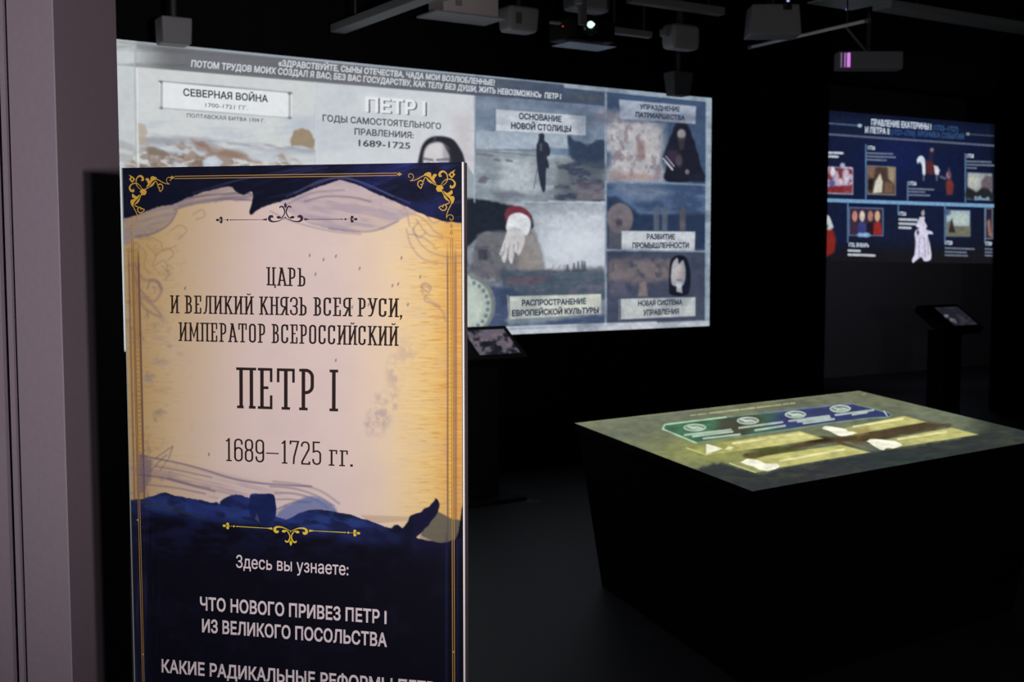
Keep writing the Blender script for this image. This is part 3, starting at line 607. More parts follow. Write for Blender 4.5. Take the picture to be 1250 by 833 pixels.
A.poly([(680, 200), (738, 198), (738, 250), (676, 245)], (92, 100, 104), 6, .7); A.mix((X > 676)*(X < 738)*(Y > 198)*(Y < 250)*sstep(.5, .7, A.n(14, 6, 4))*.75, (54, 60, 84)); A.poly([(700, 222), (726, 218), (738, 228), (738, 250), (704, 246)], (112, 98, 112), 4, .5)
A.poly([(584, 218), (590, 215), (596, 218), (592, 224), (582, 223)], (84, 84, 100), 2, .8); A.poly([(602, 236), (625, 232), (640, 238), (620, 243), (604, 243)], (100, 104, 118), 3, .6); A.line([(580, 184), (655, 190)], 1.5, (112, 122, 138), .8, 1)
for P in ([(603, 195), (609, 196)], [(618, 196), (624, 197)], [(582, 188), (600, 190)]): A.line(P, 2.5, (110, 106, 120), .8, 1)
A.poly([(657, 168), (657, 164), (662, 162.5), (664, 166), (664, 172), (668, 175), (671, 184), (670, 190), (667, 192), (669, 200), (669, 206), (666, 207), (665, 232), (661, 233), (657, 216), (655, 202), (654, 190), (654, 178), (656, 173)], (44, 50, 66), .9); A.poly([(658, 176), (661, 175), (661, 184), (658, 184)], (110, 112, 116), 1, .6); A.line([(655, 206), (651, 230)], 1, (90, 96, 108), .7)
A.poly([(604, 133.5), (714.5, 142), (714, 165.5), (604, 159.5)], (190, 197, 206), .8); A.line([(600, 134), (604, 134), (604, 159), (600, 159)], 1.2, (96, 104, 120), .8)
# panel four: reaching hand
A.poly(hq(566, 250, 738, 404), (128, 138, 148), .8)
A.mix((X > 566)*(X < 738)*(Y > 246)*(Y < 340)*sstep(600, 680, X)*.85, (196, 202, 212)); A.mix((X > 640)*(X < 738)*(Y > 248)*(1-sstep(252, 276, Y-(X-640)*-.1))*.7, (132, 142, 152)); A.mix((X > 566)*(X < 738)*(Y > 246)*(Y < 330)*sstep(.5, .8, A.n(16, 10, 3))*.25, (150, 158, 170))
A.poly([(566, 242), (600, 246), (632, 254), (648, 264), (650, 278), (640, 286), (615, 286), (590, 284), (566, 300)], (34, 40, 52), 2, 1, wob=1.5)
A.poly([(578, 300), (586, 286), (615, 282), (646, 278), (658, 300), (664, 330), (650, 338), (580, 338)], (104, 104, 110), 3, .9, wob=2); A.poly([(634, 290), (650, 286), (660, 310), (664, 330), (630, 332)], (146, 138, 132), 4, .7)
A.mix((X > 566)*(X < 618)*(Y > 300)*(Y < 345)*sstep(.4, .65, A.n(8, 8, 3))*.6, (78, 82, 96)); A.poly([(583, 304), (594, 305), (594, 318), (583, 317)], (48, 48, 60), 2, .6)
A.poly([(615, 262), (620, 253), (634, 252), (644, 258), (648, 266), (646, 276), (640, 268), (624, 266), (618, 272)], (112, 52, 64), 1.6, 1)
A.poly([(618, 272), (622, 263), (634, 260), (645, 266), (647, 276), (643, 287), (637, 286), (628, 280), (620, 284), (617, 278)], (216, 220, 224), 1.2, 1)
A.poly([(619, 280), (630, 278), (638, 284), (640, 294), (636, 306), (632, 312), (628, 308), (624, 322), (620, 316), (620, 306), (616, 320), (612, 318), (612, 308), (611, 312), (609, 310), (613, 298)], (196, 194, 196), 1.2, 1)
for P in ([(616, 298), (613, 312)], [(621, 298), (619, 314)], [(627, 298), (626, 310)], [(632, 296), (631, 306)]): A.line(P, .9, (132, 128, 136), .7)
A.poly([(612, 330), (660, 330), (738, 326), (738, 366), (612, 372)], (70, 84, 98), 3, .9, wob=2); A.mix((X > 566)*(X < 738)*(Y > 328)*(Y < 364)*sstep(.5, .7, A.n(10, 5, 3))*.5, (112, 104, 118)); A.poly([(616, 340), (660, 336), (676, 338), (650, 348), (620, 348)], (108, 78, 92), 3, .5)
for xx, hh in ((692, 8), (700, 10), (705, 12), (710, 13), (713, 12)): A.poly([(xx-2.4, 331), (xx-1, 331-hh), (xx+1, 331-hh), (xx+2.4, 331)], (62, 66, 78), 1, .9)
for xx in (672, 680, 686): A.line([(xx, 331), (xx+3, 324)], 1.4, (146, 124, 124), .7, 1)
A.poly([(566, 360), (600, 350), (640, 362), (620, 396), (738, 384), (738, 400), (566, 408)], (58, 72, 104), 3, .85, wob=2); A.mix((X > 566)*(X < 738)*(Y > 380)*(Y < 405)*sstep(.5, .7, A.n(20, 6, 3))*.5, (110, 134, 160))
A.ell(570, 372, 34, 37, (120, 128, 128), .95, .05); A.ell(569, 373, 30, 33, (176, 188, 180), .95, .06); A.ell(566, 374, 22, 25, (186, 198, 190), .9, .1)
for q in range(10):
    an = math.radians(-70+q*16); A.ell(569+26*math.cos(an), 373+29*math.sin(an), 2.4, 2.6, (92, 104, 110), .7, .3)
A.line([(571, 338), (574, 346)], 3, (190, 196, 196), .8, 1)
A.poly([(621, 362), (733, 359), (733, 383), (622, 390)], (196, 200, 192), .9); A.line([(619, 361), (621, 391)], 1.5, (170, 172, 160), .8)
# panels five to seven, right column
A.poly(hq(740, 108, 862, 228), (64, 82, 110), .8)
A.mix((X > 740)*(X < 815)*(Y > 150)*(Y < 224)*sstep(.25, .6, A.n(14, 18, 4))*(1-sstep(800, 820, X)), (160, 162, 170)); A.poly([(742, 150), (752, 136), (768, 148), (800, 152), (806, 200), (800, 222), (744, 220), (746, 190)], (188, 184, 186), 8, .8, wob=3)
A.mix((X > 744)*(X < 806)*(Y > 142)*(Y < 220)*sstep(.55, .7, A.n(7, 12, 3))*.6, (124, 110, 120)); A.poly([(776, 170), (786, 172), (786, 196), (778, 192)], (132, 104, 104), 3, .7); A.poly([(744, 210), (790, 212), (800, 222), (744, 222)], (150, 120, 112), 4, .5)
A.ell(738, 142, 12, 9, (146, 140, 152), .7, .4)
A.poly([(824, 150), (830, 148), (838, 152), (844, 166), (850, 184), (856, 206), (858, 222), (812, 221), (814, 200), (808, 196), (814, 176), (820, 160)], (30, 32, 46), 1.5, 1, wob=1); A.ell(831, 164, 5, 6, (150, 144, 146), .95, .3); A.poly([(826, 168), (836, 168), (834, 182), (829, 184)], (64, 56, 62), 1.5, .8)
A.poly([(814, 184), (826, 184), (826, 200), (812, 196)], (70, 48, 66), 3, .7); A.line([(809, 194), (820, 207)], 2, (190, 196, 204), .9); A.line([(812, 191), (822, 203)], 1.5, (170, 176, 190), .8); A.ell(828, 196, 4, 7, (96, 86, 96), .7, .5); A.ell(838, 210, 2.5, 3, (150, 140, 146), .8, .4)
A.poly([(755, 121.5), (849, 130), (848, 151.5), (756, 145)], (158, 168, 184), 1.0)
A.poly(hq(740, 224, 862, 306), (62, 80, 112), .8); A.mix((X > 740)*(X < 862)*(Y > 222)*(Y < 262)*sstep(.35, .7, A.n(24, 10, 4))*.7, (96, 118, 150)); A.poly([(748, 224), (800, 228), (820, 236), (790, 246), (764, 240)], (130, 142, 160), 6, .6)
A.poly([(740, 240), (752, 240), (766, 250), (780, 262), (860, 262), (860, 304), (740, 302)], (38, 50, 76), 3, .8, curve=False); A.ell(756, 267, 16, 19, (118, 110, 116), .95, .1); A.ell(755, 272, 4, 5, (60, 58, 70), .8, .5); A.poly([(742, 276), (770, 276), (762, 304), (742, 304)], (96, 92, 100), 3, .7)
for xx in (800, 810, 832): A.poly([(xx-3, 282), (xx-3, 258), (xx+1, 251), (xx+4, 256), (xx+4, 282)], (88, 98, 112) if xx < 830 else (100, 94, 98), 1.6, .85)
A.poly([(758, 282), (848, 283), (847, 306.5), (758, 305)], (190, 196, 202), .9)
A.poly(hq(740, 307, 862, 396), (70, 76, 96), .8); A.poly([(742, 314), (820, 318), (818, 340), (780, 346), (742, 344)], (120, 110, 112), 6, .9, wob=2); A.mix((X > 740)*(X < 862)*(Y > 306)*(Y < 362)*sstep(.5, .7, A.n(9, 12, 3))*.6, (62, 66, 84)); A.poly([(742, 346), (762, 340), (766, 362), (744, 362)], (92, 92, 112), 3, .7); A.poly([(780, 346), (788, 344), (790, 362), (778, 362)], (140, 124, 122), 2, .8)
A.poly([(816, 334), (818, 318), (826, 312), (836, 314), (841, 326), (842, 344), (838, 360), (818, 360), (816, 350)], (20, 22, 34), 1.3, 1); A.poly([(818, 338), (820, 322), (826, 315), (828, 322), (833, 318), (836, 330), (835, 344), (830, 350), (820, 348)], (176, 178, 184), 1.3, .95); A.ell(828, 333, 4.6, 7, (184, 168, 164), .9, .25); A.poly([(825, 346), (831, 346), (832, 358), (825, 356)], (214, 216, 218), 1.2, .9); A.line([(826, 342), (830, 342)], 1.4, (110, 80, 84), .7)
A.poly([(757, 365), (848, 363), (848, 386), (757, 390)], (184, 190, 190), .9); A.line([(755, 366), (755, 391)], 1.2, (130, 136, 146), .8)
# heading band, dividers and borders
A.poly(curve=False, P=[(165, s_top(165)+3), (738, s_top(738)+3), (738, 128), (680, 124), (590, 117.5), (390, 101), (165, 82)], col=(104, 105, 110), soft=1, a=.95, tex=sstep(150, 215, X)*.93+.07)
A.mix((Y > s_top(X)+2)*(Y < 82+(X-165)*.083)*sstep(430, 690, X)*(X < 738)*.8, (62, 76, 100)); A.mix((Y > s_top(X)+2)*(Y < 82+(X-165)*.083)*(X < 738)*sstep(.5, .8, A.n(60, 10, 3))*.35, (84, 84, 80))
A.line([(163.5, 52), (167, 260)], 1.2, (168, 172, 176), .9); A.line([(166.5, 84), (169, 260)], 1.6, (222, 226, 226), .9); A.line([(384.5, 101), (386, 230)], 1.5, (216, 219, 222), .8); A.line([(578.5, 118), (578.5, 247)], 1.1, (166, 178, 190), .9)
A.line([(738.5, 112), (738.5, 401)], 2.0, (136, 150, 168), .9); A.line([(668, 245), (738, 249)], 1.6, (172, 184, 196), .9); A.line([(740, 220), (862, 226)], 1.6, (134, 150, 170), .9); A.line([(740, 305), (862, 307.5)], 1.4, (140, 152, 168), .9)
A.line([(690, s_top(690)+2.5), (868, s_top(868)+2.5)], 5, (150, 164, 176), .95); A.line([(141, 50.5), (260, 61.5)], 3, (150, 150, 152), .5, 1.5)
A.line([(864, 120), (862.5, 398)], 6, (148, 164, 178), .95); A.line([(560, 408), (866, 395.5)], 6.0, (188, 194, 202), 1, 1.0); A.line([(560, 402), (800, 394)], 2.5, (206, 210, 216), .8, 1.5)
gw_ = (.25+.75*sstep(560, 600, X))[:, None]; A.c = A.c*(1+(A.n(6, 5, 3)[:, None]-.5)*.2*gw_)*(1+(A.n(1.9, 1.9, 2)[:, None]-.5)*.10*gw_); pl4 = (X < 738)*(Y > 250)*(Y < 330); A.mix((1-pl4)*sstep(560, 700, X)*.35*sstep(.45, .8, A.n(34, 24, 4)), (44, 54, 76)); A.mix(pl4*np.exp(-((X-705)/40)**2-((Y-298)/24)**2)*.75, (214, 220, 228))
A.build('projected_picture', art_mat('projection_picture_light', True, sampling='FRONT'), scr, h=.008)
G_dk = glow('projected_dark_letters', (58, 60, 70)); G_wh = glow('projected_white_letters', (205, 210, 216)); G_md = glow('projected_grey_letters', (92, 96, 106)); G_bl = glow('projected_slate_letters', (40, 50, 72)); G_sh = glow('projected_title_shadow', (96, 100, 110)); G_tw = glow('projected_title_white', (228, 231, 234))
H = .0095
text(WALL, '«ЗДРАВСТВУЙТЕ, СЫНЫ ОТЕЧЕСТВА, ЧАДА МОИ ВОЗЛЮБЛЕННЫЕ!', (339, 80.5), (603, 104.5), 7.0, G_wh, scr, H, .03, 2, .12)
text(WALL, 'ПОТОМ ТРУДОВ МОИХ СОЗДАЛ Я ВАС; БЕЗ ВАС ГОСУДАРСТВУ, КАК ТЕЛУ БЕЗ ДУШИ, ЖИТЬ НЕВОЗМОЖНО»  ПЕТР I', (232.5, 81.5), (684, 121.5), 7.2, G_wh, scr, H, .03, 2, .12)
text(WALL, 'СЕВЕРНАЯ ВОЙНА', (223, 117), (326.5, 125), 8.6, G_dk, scr, H, .03)
text(WALL, '1700-1721 ГГ.', (250, 130.8), (302, 134.8), 5.2, G_md, scr, H, .01, 2)
text(WALL, 'ПОЛТАВСКАЯ БИТВА 1709 Г.', (227.5, 143.2), (323, 150), 4.6, G_md, scr, H, .02, 2)
text(WALL, 'ПЕТР I', (447.5, 137), (520.5, 141.5), 17, G_sh, scr, .0088, .03)
text(WALL, 'ПЕТР I', (445.5, 136), (518.5, 140.5), 17, G_tw, scr, H, .03)
text(WALL, 'ГОДЫ САМОСТОЯТЕЛЬНОГО', (393, 148), (537.5, 158), 7.6, G_dk, scr, H, .025)
text(WALL, 'ПРАВЛЕНИИЯ:', (432, 164.5), (504, 169), 7.6, G_dk, scr, H, .025)
text(WALL, '1689-1725', (437, 178.5), (500, 182), 8.0, G_dk, scr, H, .02)
text(WALL, 'ОСНОВАНИЕ', (632.5, 145.2), (684.5, 149), 7.0, G_bl, scr, H, .045)
text(WALL, 'НОВОЙ СТОЛИЦЫ', (623, 157), (696.5, 161.3), 7.2, G_bl, scr, H, .045)
text(WALL, 'РАСПРОСТРАНЕНИЕ', (636, 373.5), (714.5, 371), 6.8, G_bl, scr, H, .045)
text(WALL, 'ЕВРОПЕЙСКОЙ КУЛЬТУРЫ', (624, 386), (730, 382), 6.8, G_bl, scr, H, .045)
text(WALL, 'УПРАЗДНЕНИЕ', (780, 133), (829, 136.5), 5.6, G_bl, scr, H, .045)
text(WALL, 'ПАТРИАРШЕСТВА', (775, 142.8), (835, 147), 5.8, G_bl, scr, H, .045)
text(WALL, 'РАЗВИТИЕ', (788.5, 292.2), (823, 292.4), 6.4, G_bl, scr, H, .045)
text(WALL, 'ПРОМЫШЛЕННОСТИ', (771, 303.2), (840, 302.8), 6.6, G_bl, scr, H, .045)
text(WALL, 'НОВАЯ СИСТЕМА', (778, 373.6), (832, 371.8), 6.2, G_bl, scr, H, .045)
text(WALL, 'УПРАВЛЕНИЯ', (784, 385), (828, 383.2), 6.4, G_bl, scr, H, .045)

# ================================================================ the second projection, in the alcove
ALC = Plane((0, DA, 0), (1, 0, 0), (0, 0, 1))
sc2 = empty('projected_timeline', ALC.world(ALC.loc(1110, 318))[0])
tag(sc2, 'smaller navy projected timeline with small pictures on the grey alcove wall', 'screen')
A = Art(ALC, lc(ALC, (1010, 135), (1214, 152), (1212, 322), (1008, 320)), 330, 270, (16, 26, 64)); X, Y = A.X, A.Y
A.mix(sstep(.35, .75, A.n(50, 40, 3))*.7, (22, 30, 52)); A.mix(np.exp(-((X-1095)/36)**2-((Y-190)/30)**2)*.7, (20, 32, 92)); A.mix(sstep(1150, 1205, X)*.45, (14, 20, 36))
A.mix(sstep(286, 316, Y-.0*X)*.97, (24, 23, 28)); A.mix((1-sstep(1008, 1016, X))*.3, (8, 10, 26)); A.mix(sstep(1206, 1213, X)*.7, (8, 10, 18)); A.mix((1-sstep(136, 146, Y-.083*(X-1010)))*.35, (8, 12, 30))
def tl(P, wd, col, al=1, soft=.7): A.line(P, wd, col, al, soft)
tl([(1010, 150.5), (1047, 153.5)], 1.6, (66, 92, 130)); A.ell(1049, 153.5, 2.6, 2.2, (150, 175, 200)); tl([(1010, 164), (1212, 178)], 2.0, (96, 108, 134), .85); tl([(1182, 164), (1212, 166)], 1.2, (60, 70, 90)); A.ell(1181, 163.7, 2.4, 1.8, (120, 140, 140))
tl([(1009, 244.5), (1212, 251.5)], 4.0, (108, 156, 200)); 
for x_, ya, yb in ((1056.5, 177, 243), (1107.5, 222, 245), (1178, 188, 247), (1034.5, 246, 296), (1096, 249, 262), (1153, 250, 298), (1202, 252, 296)): tl([(x_, ya), (x_, yb)], 1.3, (92, 132, 172), .85)
def pic(x0, y0, x1, y1, base, fr=(110, 120, 140)): P = hq(x0, y0, x1, y1); A.poly(P, fr, .8); A.poly(hq(x0+1.2, y0+1.2, x1-1.2, y1-1.4), base, .7); return P
pic(1004, 203, 1041, 236.5, (120, 50, 60), (150, 150, 170)); A.mix((X > 1009)*(X < 1040)*(Y > 204)*(Y < 235)*sstep(.4, .6, A.n(6, 7, 3)), (176, 160, 190)); A.poly([(1009, 228), (1040, 226), (1040, 235), (1009, 235)], (130, 34, 40), 1.5, .9); A.ell(1016, 210, 3, 6, (220, 220, 230), .9, .4); A.ell(1032, 214, 4, 9, (206, 196, 216), .8, .4); A.ell(1015, 224, 4, 4, (60, 60, 130), .8, .5); A.ell(1028, 202, 3, 3, (170, 180, 220), .9, .4); A.ell(1026, 221, 2.2, 3.5, (220, 190, 180), .9, .4)
pic(1058, 202, 1093, 237.5, (74, 56, 48), (130, 124, 116)); A.poly([(1074, 212), (1077, 222), (1076, 235), (1065, 236), (1068, 222)], (212, 212, 190), 1.5, .95); A.poly([(1083, 204), (1092, 205), (1091, 225), (1084, 218)], (176, 158, 124), 2, .8); A.poly([(1059, 204), (1068, 204), (1066, 218), (1060, 216)], (150, 112, 96), 2, .7); A.poly([(1059, 220), (1066, 218), (1064, 232), (1059, 232)], (30, 26, 28), 1.5, .9); A.poly([(1080, 222), (1090, 224), (1090, 236), (1078, 236)], (130, 96, 74), 2, .7)
A.poly([(1118.5, 196), (1121, 191.5), (1125, 190.5), (1128, 194), (1129, 202), (1129, 213), (1126, 213), (1125, 202), (1122, 198), (1120, 200)], (206, 218, 230), 1, 1); A.poly([(1139, 202), (1144, 203), (1146.5, 208), (1145, 214), (1141, 213)], (210, 210, 214), 1.2, 1); A.poly([(1130, 196), (1138, 196), (1140, 206), (1138, 214), (1130, 212)], (86, 36, 44), 1, 1); A.poly([(1134, 184), (1138, 181), (1140, 186), (1138, 197), (1132, 197)], (40, 36, 62), 1, 1); A.ell(1137, 183, 2.2, 2.4, (150, 120, 130), .9, .4); A.line([(1127, 214), (1127, 220)], 1.6, (120, 130, 150), .6, 1); A.line([(1143, 214), (1143, 220)], 1.6, (120, 130, 150), .6, 1)
A.ell(1157.5, 214, 3, 5, (150, 110, 120), .9, .4); A.poly([(1154, 222), (1160, 218), (1164, 226), (1162, 238), (1155, 238)], (130, 50, 42), 1.5, .9); A.line([(1148, 216), (1153, 218)], 2.5, (120, 110, 130), .7, 1); A.line([(1158, 206), (1159, 214)], 2, (90, 60, 80), .7, 1)
pic(1180, 210, 1211, 244, (150, 156, 160), (90, 100, 120)); A.poly([(1180, 228), (1186, 231), (1192, 234), (1200, 228), (1208, 232), (1211, 244), (1180, 242)], (34, 38, 42), 1.8, 1); A.poly([(1197, 222), (1203, 214), (1211, 216), (1211, 232), (1198, 230)], (88, 72, 82), 2, .8); A.ell(1188, 222, 7, 8, (186, 190, 172), .7, .5); A.mix((X > 1189)*(X < 1207)*(abs(Y-242) < 2.5)*sstep(.4, .6, A.n(5, 4, 2)), (110, 140, 170))
A.poly([(1008, 262), (1012, 264), (1017, 277), (1013, 283), (1008, 280)], (200, 204, 204), 1, .95); A.poly([(1008, 281), (1016, 280), (1020, 292), (1018, 308), (1008, 314)], (142, 32, 24), 2, .95); A.poly([(1008, 272), (1011, 276), (1008, 284)], (50, 80, 50), 1, .8)
pic(1035.5, 253, 1078, 288, (56, 40, 60), (90, 120, 160))
for x_, c1, c2 in ((1043, (196, 130, 110), (60, 40, 66)), (1052, (220, 200, 186), (48, 60, 130)), (1062, (180, 120, 110), (36, 24, 36)), (1070.5, (214, 170, 130), (160, 36, 34))):
    A.poly([(x_-5, 287), (x_-4.5, 274), (x_, 269), (x_+4.5, 274), (x_+5.5, 287)], c2, 1, .95); A.ell(x_, 264, 3.2, 6.5, c1, .95, .25)
for x_ in (1050, 1056, 1058): A.ell(x_, 287, 4, 2.6, (130, 170, 220), .9, .5)
A.poly([(1124, 259), (1127, 256), (1128.5, 260), (1127, 264), (1124.5, 263)], (176, 156, 170), .8, 1)
A.poly([(1122.5, 265), (1128, 265), (1128, 270), (1131, 276), (1130, 280), (1137, 283), (1138, 286), (1132, 287), (1135, 300), (1136, 316), (1128, 319), (1124, 314), (1118, 318), (1114, 321), (1113, 317), (1116, 310), (1117, 295), (1116, 286), (1118, 281), (1121, 279), (1117.5, 276), (1119, 272)], (206, 202, 226), .9, 1)
for P in ([(1122, 290), (1121, 314)], [(1128, 290), (1129, 314)], [(1132, 292), (1133, 312)]): A.line(P, 1.1, (150, 140, 176), .7)
A.ell(1120, 284, 1.6, 3, (30, 36, 60), .8, .4)
pic(1154, 256, 1184, 288.5, (158, 182, 186), (96, 112, 140)); A.poly([(1155, 272), (1162, 268), (1164, 276), (1184, 276), (1184, 289), (1155, 289)], (108, 108, 88), 1.5, .95); A.poly([(1158, 280), (1160, 272), (1161.5, 266), (1163, 274), (1166, 284), (1158, 284)], (44, 38, 46), 1.2, .95); A.ell(1156, 259, 4, 4, (60, 74, 120), .8, .5); A.ell(1172, 268, 8, 5, (190, 198, 180), .6, .5)
pic(1202, 254, 1211.5, 292, (40, 34, 54)); A.poly([(1204, 270), (1208, 268), (1209, 278), (1211, 290), (1206, 288)], (160, 110, 90), 1.5, .9)
# tiny paragraph lines
def para(x0, x1, y, col=(120, 132, 156), wd=2.2, al=.8):
    rng = np.random.RandomState(int(x0*7+y)); x_ = x0
    while x_ < x1:
        w_ = rng.uniform(2.5, 6); e = min(x_+w_, x1); A.line([(x_, y+.035*(x_-x0)), (e, y+.035*(e-x0))], wd*.85, col, al, .5); x_ = e+1.3
for x0, x1, y in ((1058, 1089, 187), (1058, 1092, 191), (1058, 1081, 195), (1109, 1139, 230.5), (1109, 1128, 234), (1109, 1134, 238), (1180, 1209, 197), (1180, 1212, 201), (1180, 1191, 205), (1153.5, 1189, 303), (1153.5, 1180, 307.5), (1153.5, 1181, 311.5), (1202.5, 1210, 304), (1202.5, 1210, 308), (1202.5, 1210, 312)): para(x0, x1, y)
for x0, x1, y in ((1010, 1028, 186.5), (1010, 1022, 191), (1035.5, 1049, 306), (1035.5, 1067, 311), (1097.5, 1119, 268), (1097.5, 1117, 273), (1097.5, 1111, 278)): para(x0, x1, y, (196, 204, 216), 3.0, .9)
g_ = A.c.mean(1, keepdims=True); A.c = (g_+(A.c-g_)*.85)*(1+(A.n(2.2, 2.6, 2)[:, None]-.5)*.22)
A.build('projected_picture', art_mat('timeline_picture_light', True, sampling='FRONT'), sc2, h=.006)
G2w = glow('timeline_white_letters', (196, 208, 224)); G2b = glow('timeline_blue_letters', (58, 92, 138))
text(ALC, 'ПРАВЛЕНИЕ ЕКАТЕРИНЫ I', (1063, 153), (1136, 158.5), 7.4, G2w, sc2, .008, .03, 2)
text(ALC, '(1725–1727)', (1138.5, 158.7), (1169, 161.2), 6.6, G2b, sc2, .008, .01, 2)
text(ALC, 'И ПЕТРА II', (1055.5, 162), (1085, 164), 7.2, G2w, sc2, .008, .03, 2)
text(ALC, '(1727–1730): ХРОНИКА СОБЫТИЙ', (1086.5, 164.2), (1176, 170.3), 6.6, G2b, sc2, .008, .01, 2)
for s_, x0, x1, y in (('1726', 1059, 1067.5, 182.5), ('1726', 1109, 1118, 226), ('1728', 1180, 1188, 192.5), ('1725, ЯНВАРЬ', 1035.5, 1060, 301), ('1726', 1097, 1105.5, 263), ('1728', 1153.5, 1162, 298.5), ('1730', 1202.5, 1210, 299.5)):
    text(ALC, s_, (x0, y), (x1, y+.04*(x1-x0)), 4.6, G2w, sc2, .008, .03, 2)

# ================================================================ the touch table with its projected top
TZ = .76
TBL = Plane((0, 0, TZ), (1, 0, 0), (0, 1, 0))
tp = {k: TBL.loc(*p) for k, p in dict(l=(701.6, 516.8), n=(918.5, 600), r=(1285.7, 534.7), f=(1049, 477.4)).items()}
ctr = sum(tp.values())/4; tab = empty('touch_table', (ctr[0], ctr[1], 0)); tag(tab, 'big black block table with a glowing green and navy projected menu on its top', 'table')
base_l = at_z(735, 716, 0)[:2]
q = [tp['l'], tp['n'], tp['r'], tp['f']]; kk = .87
bq = [ctr+(p-ctr)*kk for p in q]; sh = base_l-bq[0]; bq = [p+sh*.6 for p in bq]; bq[0] = base_l
V3 = lambda p, z: (p[0], p[1], z)
top4 = [V3(p, TZ-.035) for p in [ctr+(p-ctr)*.985 for p in q]]; bot4 = [V3(p, 0) for p in bq]
mesh_obj('table_body', bot4+top4, [(3, 2, 1, 0), (4, 5, 6, 7)]+[(i, (i+1) % 4, 4+(i+1) % 4, 4+i) for i in range(4)], M_tableblack, tab)
e0 = [V3(p, TZ-.035) for p in q]; e1 = [V3(p, TZ-.0015) for p in q]
mesh_obj('table_top', e0+e1, [(3, 2, 1, 0), (4, 5, 6, 7)]+[(i, (i+1) % 4, 4+(i+1) % 4, 4+i) for i in range(4)], M_tableblack, tab)
A = Art(TBL, [tp['f'], tp['r'], tp['n'], tp['l']], 360, 400, (112, 118, 94)); X, Y = A.X, A.Y
A.mix(sstep(.3, .75, A.n(60, 14, 4))*.6, (92, 96, 84)); A.mix(sstep(.45, .8, A.n(26, 5, 4))*.35, (128, 128, 92)); A.mix(np.exp(-((X-880)/85)**2-((Y-552)/20)**2)*.85, (150, 154, 84)); A.mix(np.exp(-((X-770)/50)**2-((Y-520)/12)**2)*.4, (100, 108, 88))
A.mix(np.exp(-((X-735)/18)**2-((Y-518)/5)**2)*sstep(.4, .7, A.n(6, 3, 2))*.8, (140, 124, 84)); A.mix(sstep(1080, 1150, X)*.35*(Y < 540), (112, 124, 104)); A.mix(sstep(1165, 1215, X)*.85, (50, 54, 48))
A.poly([(848, 574), (880, 566), (925, 578), (950, 573), (1062, 553), (1100, 547), (1194, 531), (1260, 516), (1290, 534), (918, 606)], (52, 56, 56), 3, 1, wob=2); A.mix((Y > 545+(1100-X)*.17)*sstep(.45, .75, A.n(30, 5, 3))*.5, (74, 80, 60)); A.mix((Y > 545+(1100-X)*.17)*sstep(960, 1000, X)*(1-sstep(1040, 1100, X))*.2, (60, 50, 66)); A.mix(np.exp(-((X-1100)/90)**2-((Y-563)/10)**2)*.35, (38, 58, 52))
A.poly([(1000, 536), (1060, 528), (1110, 518), (1140, 516), (1160, 520), (1090, 534), (1060, 541), (1030, 540), (1050, 548), (1010, 541), (960, 552), (920, 560), (910, 554), (960, 545)], (72, 56, 36), 3, .85, wob=2); A.ell(1000, 537, 18, 4, (48, 36, 24), .8, .5); A.ell(948, 550, 30, 4.5, (76, 82, 44), .8, .5); A.mix(np.exp(-((X-1050)/18)**2-((Y-536)/6)**2)*sstep(.5, .7, A.n(8, 3, 2))*.8, (130, 112, 66))
hexp = [(808.9, 524), (811.5, 518.5), (886, 509.5), (958, 501.6), (1026, 493.9), (1041, 493.2), (1062, 498), (1085, 504.4), (1089, 507.3), (1083, 509.6), (1062, 510.6), (1012, 516.8), (940, 528), (915, 531), (872, 537.4), (850, 541)]
A.poly(hexp, (66, 112, 82), .7, .95, curve=False); ih = A.sd(np.array(hexp), X, Y) < 0
A.mix(ih*sstep(865, 885, X)*(1-sstep(915, 945, X)), (72, 74, 60)); A.mix(ih*sstep(925, 955, X-.8*(516-Y)), (58, 64, 112)); A.mix(ih*sstep(905, 925, X)*sstep(520, 526, Y)*(1-sstep(945, 990, X)), (72, 106, 84)); A.mix(ih*sstep(.4, .7, A.n(20, 5, 3))*.3, (56, 66, 62)); A.mix(ih*sstep(1000, 1060, X)*.5, (44, 52, 100))
A.line(hexp+[hexp[0]], 1.5, (120, 150, 130), .8, .7); A.line([(850, 541), (809, 524), (811.5, 518.5), (886, 509.5)], 1.7, (170, 205, 168), .9); A.line([(925, 505), (1026, 494), (1041, 493)], 1.5, (104, 112, 150), .8)
for cx_, cy_, rx_ in ((848.2, 522.2, 14), (913, 513.8, 13.6), (971, 506.3, 13), (1025.7, 499.2, 13)):
    A.ell(cx_, cy_, rx_, 4.7, (196, 212, 190), .95, .08); A.ell(cx_, cy_, rx_-2.2, 3.3, (110, 140, 112) if cx_ < 900 else (100, 112, 116), .8, .1); A.line([(cx_-8, cy_-1.2), (cx_-2, cy_+.3), (cx_+3, cy_-.4), (cx_+9, cy_+1.4)], 1.8, (206, 220, 200), .85); A.line([(cx_-4, cy_+1.6), (cx_+5, cy_+2.2)], 1.3, (200, 214, 196), .8)
tw = None
for P in ([(836, 531.3), (892, 524.8)], [(846, 533), (894, 527.2)], [(859, 535.6), (903, 530.6)], [(902.5, 522.6), (955, 515.6)], [(922, 525.4), (958, 520)], [(963.5, 514.2), (1012, 508)], [(974, 515), (1013, 510.2)], [(981, 517), (1018, 511.8)], [(1020, 506.8), (1066, 500.8)], [(1041, 506.3), (1058, 503.6)]):
    A.line(P, 2.3, (200, 216, 196), .78, .7)
A.line([(1079, 502), (1083, 508)], 1.2, (200, 208, 210), .9)
for x0, x1 in ((843, 849), (852, 862), (866, 884), (886, 902), (905, 921), (924, 941), (943, 953), (956, 962), (965, 970)): A.line([(x0, 507.4-(x0-843)*.119), (x1, 507.4-(x1-843)*.119)], 1.5 if x0 > 862 else 1.1, (196, 190, 142), .75, .7)
